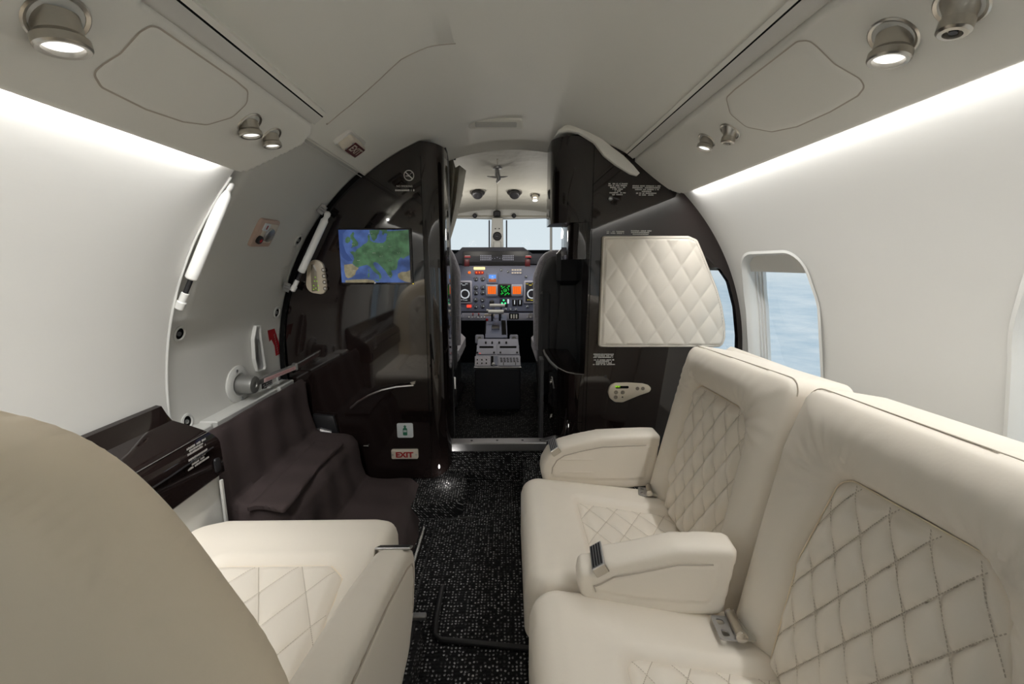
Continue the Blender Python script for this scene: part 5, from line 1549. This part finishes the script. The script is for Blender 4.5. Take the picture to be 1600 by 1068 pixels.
back(rpoly([(.714, -.02), (.722, .36), (.703, .478), (.275, .487), (.285, -.02)][::-1], [.01, .03, .035, .06, .01], 6),
     rpoly([(.620, .0), (.628, .20), (.600, .350), (.580, .366), (.402, .374), (.366, .345), (.343, .26), (.340, .0)][::-1], [.02, .04, .06, .03, .03, .05, .05, .02][::-1], 5),
     (.480, .012), .0555, .098, [((.590, .352), 11), ((.385, .355), 9)])
# upholstered shell behind the backs
mb = MB()
sec = [(-.10, -.18), (-.108, .35), (-.112, .455), (-.125, .468), (-.15, .462), (-.185, .43), (-.22, .36), (-.25, -.10)]
ysh = list(np.linspace(.26, 1.20, 20))
def shell_pt(y, p):
    k = 1+.10*math.exp(-((y-.72)/.05)**2)
    return BO+BT*(p[1]-.012*math.exp(-((y-.722)/.03)**2))+BN*p[0]+np.array([0, y, 0])
rows = [[shell_pt(y, p) for p in sec] for y in ysh]
for A, B in zip(rows[:-1], rows[1:]): mb.strip(A, B)
for R_ in (rows[0], rows[-1]): mb.add(R_, [tuple(range(len(R_)))])
mb.build('back_shell', M['leather'], sofa, ang=60)

def clip(parent, p, t, m_, across, w, ribs=4, tab=.018, sgn=1):
    """ribbed metal catch wrapped over an armrest"""
    c = p+m_*.0015
    R = np.array([t, across, m_])
    o = MB().box(c, (.026, w+.004, .004), R=R, b=.001).build('armrest_catch', M['steel'], parent)
    mb = MB()
    for i in range(ribs): mb.box(c+t*(-.0085+.0056*i)+m_*.0022, (.0030, w*.92, .002), R=R)
    mb.build('catch_ribs', M['darkmetal'], o)
    MB().box(c+across*sgn*(w/2+.0015)-m_*(tab/2-.001), (.026, .003, tab), R=R, b=.001).build('catch_tab', M['nickel'], o)
def armrest(parent, out, fr, half, R, res, seam, clip_at, sgn, mat='leather'):
    mb = MB(); pillow(mb, out, fr, half, R, res, lambda P, d, s: .002*sst(d, .03, .034)-.002*np.exp(-((d-.031)/.002)**2)-.001)
    o = mb.build('armrest', M[mat], parent, ang=70)
    O, u, v, n = fr
    P = inset(out, .031); Q_ = np.array(P[seam[0]:seam[1]]); Q_ = Q_[sdf(Q_, out)[0] > .0295]
    q = [O+u*a+v*b+n*sgn*(half+.0003) for a, b in Q_]
    mb = MB(); mb.tube(q, .0013, 6); mb.build('armrest_seam', M['stitch'], o)
    a, b = np.array(out[clip_at]), np.array(out[clip_at+1]); tt = (b-a)/np.linalg.norm(b-a)
    c = (a+b)/2; T3 = u*tt[0]+v*tt[1]; M3 = u*tt[1]+v*-tt[0]
    clip(o, O+u*c[0]+v*c[1], T3, M3, n*sgn, half*2, sgn=1)
    return o
# outlines run counter-clockwise in the (outwards, up) plane of the frame
def arm_outline(x0, x1, ztip, ztop, zb, n=26):
    """side view: tip at x0, back at x1"""
    top = [(x1, zb), (x1+.016, ztop-.010), (x1+.008, ztop), (x1-.03, ztop+.001)]
    L = x1-x0
    pts = [(x0+.02, zb+.006), (x0+.004, zb+.018), (x0-.004, zb+.045), (x0+.000, zb+.075), (x0+.018, ztip+.004), (x0+.050, ztip+.026), (x0+.10, ztip+.040), (x0+.17, ztop-.004)]
    return rpoly((top+pts[::-1]+[(x0+.10, zb-.004), (x1-.08, zb-.008)]), .02, 3)
fa2 = (np.array([.0, .765, 0]), np.array([.9935, -.114, 0]), np.array([0, 0, 1.0]), np.array([-.114, -.9935, 0]))
o2 = arm_outline(.142, .408, .284, .350, .214)
fa1 = (np.array([.0, 1.222, 0]), np.array([1.0, 0, 0]), np.array([0, 0, 1.0]), np.array([0, -1.0, 0]))
o1 = arm_outline(.110, .440, .304, .362, .200)
def ccw_(L): return L if sum(a[0]*b[1]-b[0]*a[1] for a, b in zip(L, L[1:]+L[:1])) > 0 else L[::-1]
o1, o2 = ccw(o1), ccw(o2)
def nearest(L, p): return min(range(len(L)-1), key=lambda i: (L[i][0]-p[0])**2+(L[i][1]-p[1])**2)
i0, i1 = sorted((nearest(o2, (.424, .340)), nearest(o2, (.142, .24))))
a2 = armrest(sofa, o2, fa2, .032, .014, .0042, (i0+1, i1+1), nearest(o2, (.186, .306)), 1)
i0, i1 = sorted((nearest(o1, (.456, .355)), nearest(o1, (.088, .25))))
a1 = armrest(sofa, o1, fa1, .038, .014, .0045, (i0+1, i1+1), nearest(o1, (.150, .326)), 1)
mb = MB()
for z in (.250, .290): mb.tube([(.155, 1.1835, z), (.165, 1.1825, z), (.255, 1.1825, z), (.262, 1.1835, z)], [.0006, .0016, .0016, .0006], 6)
mb.build('side_emboss', M['leather'], a1)

# seat belt buckles on the divan
def buckle(px, z, yaw, label, s=1.0):
    c = aZ(*px, z); ca, sa = math.cos(yaw), math.sin(yaw)
    u = np.array([ca, sa, 0]); v = np.array([-sa, ca, 0]); w = np.array([-.10*ca, 0, 1.0]); w /= np.linalg.norm(w)
    root = thing('seat_belt_buckle', label, 'seat belt', c-w*.002, 'divan seat belts')
    f = (c, u, v, w)
    L = rpoly([(-.022*s, -.026*s), (.016*s, -.026*s), (.016*s, .026*s), (-.022*s, .026*s)], .005, 4)
    h1 = rpoly([(-.015*s, .004*s), (-.003*s, .008*s), (-.003*s, .018*s), (-.015*s, .020*s)], .003, 3); h2 = [(a, -b) for a, b in h1][::-1]
    mb = MB()
    pad(mb, L, f, lambda P, d: P[:, 0]*0+.004, .0022, base=.001, holes=[h1, h2]); mb.build('latch_plate', M['steel'], root, ang=30)
    mb = MB(); mb.tube([c+u*.013*s+w*.010+v*(-.024*s), c+u*.013*s+w*.010+v*(.024*s)], .0085*s, 16); mb.build('webbing_roll', M['nickel'], root)
    for t in (-1, 1):
        MB().lathe(c+u*.013*s+w*.010+v*(.025*s*t), v*t, [(.010*s, -.001), (.010*s, .002), (.004, .003)], 16).build('roller_flange', M['chrome'], root)
    mb = MB(); mb.box(c+u*.026*s+w*.002, (.024*s, .046*s, .003), R=np.array([u, v, w]), b=.001); mb.build('belt_webbing', M['curtain'], root)
buckle((1008, 769), .208, -.25, 'metal seat belt buckle between the far armrest and backrest of the divan', .85)
buckle((1138, 983), .218, -.12, 'metal seat belt buckle lying on the near seat behind the middle armrest', 1.0)

# ------------------------------------------------------------------ single seat on the left
st = thing('cabin_seat', 'cream leather single seat facing the cockpit, seen from behind at the lower left', 'seat', (-.44, .5, .09))
mb = MB(); mb.box((-.45, .60, .118), (.46, .54, .055), b=.01); mb.build('seat_pan', M['leather_back'], st)
FS = (np.array([0, 0, .14]), np.array([1.0, 0, 0]), np.array([0, 1.0, 0]), np.array([0, 0, 1.0]))
reg = rpoly([(-.600, .30), (-.262, .30), (-.300, .722), (-.335, .757), (-.545, .757), (-.590, .722)], [.02, .02, .03, .02, .02, .03], 5)
outc = rpoly([(-.690, .30), (-.232, .30), (-.238, .900), (-.285, .914), (-.62, .914), (-.684, .880)], [.01, .01, .03, .05, .05, .06], 7)
def hs(P, d):
    dq = sdf(P, reg)[0]
    z = .150-.036+rnd(d, .036)+.006*np.exp(-((P[:, 1]-.83)/.05)**2)-.012*sst(dq, -.02, .004)-.016*sst(dq, 0, .008)
    return z
mb = MB(); pad(mb, outc, FS, hs, .0055, base=-.02); cu_ = mb.build('seat_cushion', M['leather'], st, ang=80)
quilt_part('quilted_seat', reg, FS, .1385, (-.31, .757), .082, .150, .0100, M['leather'], cu_, .0026)
# armrest along the aisle
prof = ccw(rpoly([(.16, .10), (.60, .100), (.72, .115), (.775, .165), (.800, .225), (.802, .268), (.785, .298), (.735, .322), (.60, .360), (.40, .398), (.16, .420)], [.01, .03, .05, .05, .04, .03, .03, .1, .1, .1, .02], 5))
far_ = (np.array([-.214, 0, 0]), np.array([0, 1.0, 0]), np.array([0, 0, 1.0]), np.array([1.0, 0, 0]))
i0, i1 = sorted((nearest(prof, (.20, .418)), nearest(prof, (.80, .24))))
armrest(st, prof, far_, .032, .014, .006, (i0, i1), nearest(prof, (.772, .305)), -1)
P = inset(prof, .031); P = P[sdf(P, prof)[0] > .0295]; mb = MB(); mb.tube([far_[0]+far_[1]*a+far_[2]*b+far_[3]*.0325 for a, b in P if a > .18 and b > .17], .0016, 6); mb.build('armrest_seam', M['stitch'], st)
# backrest, its smooth rear towards the viewpoint, quilted front hidden from it
def spline(P, n=8):
    P = [np.array(p, float) for p in P]; out = []; k = len(P)
    for i in range(k):
        a, b, c, d = P[i-1], P[i], P[(i+1) % k], P[(i+2) % k]
        for t in np.arange(n)/n:
            out.append(tuple(.5*((2*b)+(-a+c)*t+(2*a-5*b+4*c-d)*t*t+(-a+3*b-3*c+d)*t**3)))
    return out
ob = spline([(-.66, .15), (-.23, .15), (-.178, .20), (-.172, .40), (-.186, .515), (-.219, .598), (-.257, .674), (-.300, .724), (-.355, .750), (-.43, .760), (-.53, .750), (-.62, .70), (-.68, .61), (-.708, .46), (-.712, .20)])
fbk = (np.array([0, .300, 0]), np.array([1.0, 0, 0]), np.array([0, -.10, .995]), np.array([0, -.995, -.10]))
fbk = (np.array([0, .322, 0]), np.array([1.0, 0, 0]), np.array([0, -.06, .998]), np.array([0, -.998, -.06]))
mb = MB(); pillow(mb, ob, fbk, .048, .040, .007, lambda P, d, s: .012*sst(d, .02, .16) if s > 0 else 0*d); bk_ = mb.build('backrest', M['leather_back'], st, ang=80)
rq = rpoly([(-.60, .26), (-.29, .26), (-.29, .60), (-.34, .66), (-.55, .66), (-.60, .60)], .03)
ff = (fbk[0]-fbk[3]*.0, fbk[1], fbk[2], -fbk[3])
quilt_part('quilted_back', rq, ff, .0475, (-.44, .27), .07, .11, .006, M['leather'], bk_, .006)
obf = inset(ccw(ob), .02)
mb = MB(); pad(mb, [tuple(p) for p in obf], ff, lambda P, d: .044+rnd(d, .01)*.25, .012, base=.02); mb.build('front_upholstery', M['leather'], bk_, ang=80)

# ================================================================== LEDGE, SIDE PANEL, STEPS
lg = thing('side_ledge', 'glossy black ledge with raised lip along the left wall behind the entry door', 'ledge', (-.71, .6, .37))
sec = [(-.772, .372), (-.778, .535), (-.770, .543), (-.760, .540), (-.752, .520), (-.744, .506), (-.720, .495), (-.690, .480), (-.668, .466), (-.659, .455), (-.656, .445), (-.654, .375), (-.657, .371)]
def extr(mb, sec, y0, y1, sk=0.0, n=8):
    ys_ = np.linspace(y0, y1, n)
    A = [[(x, y+(sk*(x-sec[0][0]) if y == ys_[-1] else 0), z) for x, z in sec+[sec[0]]] for y in ys_]
    for a, b in zip(A[:-1], A[1:]): mb.strip(a, b)
    mb.add(A[0][:-1], [tuple(range(len(sec)))]); mb.add(A[-1][:-1], [tuple(range(len(sec)))])
    return mb
extr(MB(), sec, -.6, .935, .20).build('ledge_board', M['lacquer'], lg, ang=30)
MB().tube([(-.676, -.6, .4735), (-.676, .955, .4735)], .0009, 6).build('lid_seam', M['gunmetal'], lg)
MB().tube([(-.6535, -.6, .441), (-.6535, .80, .441), (-.6535, .93, .446)], .0016, 6).build('front_bead', M['darkmetal'], lg)
f = (np.array([-.6535, aX(310, 702, -.6535)[1]-.005, aX(303, 697, -.6535)[2]]), np.array([0, 1.0, 0]), np.array([0, 0, 1.0]), np.array([1.0, 0, 0]))
mb = MB(); smallprint(mb, f, [.056, .050, .056, 0, .054, .040, .040, .064], .0062, .0048); mb.build('ledge_print', M['print'], lg, smooth=False)
sp = thing('sidewall_panel', 'pale grey lower side panel below the black ledge', 'panel', (-.68, .5, .1))
extr(MB(), [(-.735, .09), (-.735, .370), (-.664, .370), (-.660, .10)], -.6, .945, .1).build('panel_face', M['sidewhite'], sp)
MB().box((-.655, .944, .26), (.006, .008, .20), b=.001).build('panel_edge', M['sidewhite'], sp)
MB().prism(rpoly([(.0, .385), (.02, .385), (.02, .415), (.0, .42)], .006), (np.array([-.6535, .925, 0]), [0, 1, 0], [0, 0, 1], [1, 0, 0]), .003, .001).build('ledge_latch', M['black'], lg)

stp = thing('covered_steps', 'folded entry steps under a dark brown fabric cover below the door', 'steps', (-.5, 1.24, 0))
sec = [(-.722, .435), (-.716, .452), (-.706, .455), (-.698, .440), (-.690, .38), (-.681, .31), (-.672, .272), (-.655, .262), (-.62, .258), (-.575, .252), (-.548, .243), (-.530, .222), (-.520, .185), (-.512, .13), (-.503, .100), (-.488, .090), (-.45, .087), (-.38, .084), (-.345, .078), (-.320, .058), (-.305, .025), (-.298, .0)]
S_ = []
for (a, b) in zip(sec[:-1], sec[1:]):
    for t in (0, .34, .67): S_.append((a[0]+(b[0]-a[0])*t, a[1]+(b[1]-a[1])*t))
S_.append(sec[-1])
Sa = np.array(S_); Tn = np.gradient(Sa, axis=0); Nn = np.stack([-Tn[:, 1], Tn[:, 0]], 1); Nn /= np.linalg.norm(Nn, axis=1, keepdims=True)
sl_ = np.r_[0, np.cumsum(np.hypot(*np.diff(Sa, axis=0).T))]
mb = MB(); rows = []
ys_ = np.linspace(.995, 1.500, 60)
for y in ys_:
    t = (y-.995)/.505
    fold = .0045*np.sin(sl_*42+8*t+3*np.sin(4*t))*np.exp(-((t-.72)/.28)**2) + .003*np.sin(sl_*17-11*t) + .0025*np.sin(26*t+sl_*9)
    edge = .018*(max(0, (t-.955)/.045)**2 + max(0, (.03-t)/.03)**2)
    off = (fold*sst(sl_, .0, .06)-edge)
    wid = .06*(1-t)*np.clip((Sa[:, 0]+.50)/.2, 0, 1)
    dip = -.022*np.exp(-((Sa[:, 0]+.35)/.05)**2)*0
    rows.append([(Sa[i, 0]+Nn[i, 0]*off[i]*1.0+wid[i]*.6, y, Sa[i, 1]+Nn[i, 1]*off[i]) for i in range(len(Sa))])
for A, B in zip(rows[:-1], rows[1:]): mb.strip(A, B)
for R_ in (rows[0], rows[-1]):
    mb.add(R_+[(-.72, R_[0][1], .0)], [tuple(range(len(R_)+1))])
mb.build('fabric_cover', M['fabric'], stp, ang=50)
zt_ = .263
fl = [(383, 796), (398, 791), (412, 791), (443, 797), (460, 778), (478, 753), (510, 715), (537, 690), (492, 690), (452, 731), (420, 760)]
fl = [(float(aZ(x, y, zt_)[0]), float(aZ(x, y, zt_)[1])) for x, y in fl]
mb = MB(); pad(mb, ccw(rpoly(fl, .006, 3)), (np.array([0, 0, zt_-.004]), [1, 0, 0], [0, 1, 0], [0, 0, 1]), lambda P, d: .003+rnd(d, .004)*.8+.05*np.clip(-.60-P[:, 0], -.06, .1)*.6-.03*np.clip(P[:, 0]+.57, 0, .1)+.003*np.sin(P[:, 1]*30)**2, .006, base=-.004)
mb.build('fabric_flap', M['fabric'], stp, ang=60)
bx_ = thing('hinge_box', 'grey metal hinge box showing between the brown steps and dark cabinet', 'box', (-.64, 1.505, .25))
mb = MB(); mb.prism([(-.70, .245), (-.605, .235), (-.618, .310), (-.69, .318)], (np.array([0, 1.520, 0]), [1, 0, 0], [0, 0, 1], [0, -1, 0]), .014, .003); mb.build('box_plate', M['darkmetal'], bx_)
mb = MB(); mb.tube([(-.69, 1.50, .258), (-.66, 1.495, .262), (-.625, 1.50, .252)], [.006, .010, .006], 8); mb.build('hinge_pin', M['steel'], bx_)
# grey lower hull panel below the door and behind the steps
m = MB()
for a in range(184, 226, 3): m.strip([hull(a, .812, y) for y in (.96, 1.52)], [hull(a+3, .812, y) for y in (.96, 1.52)])
struct('trim_16', m, M['gap'])
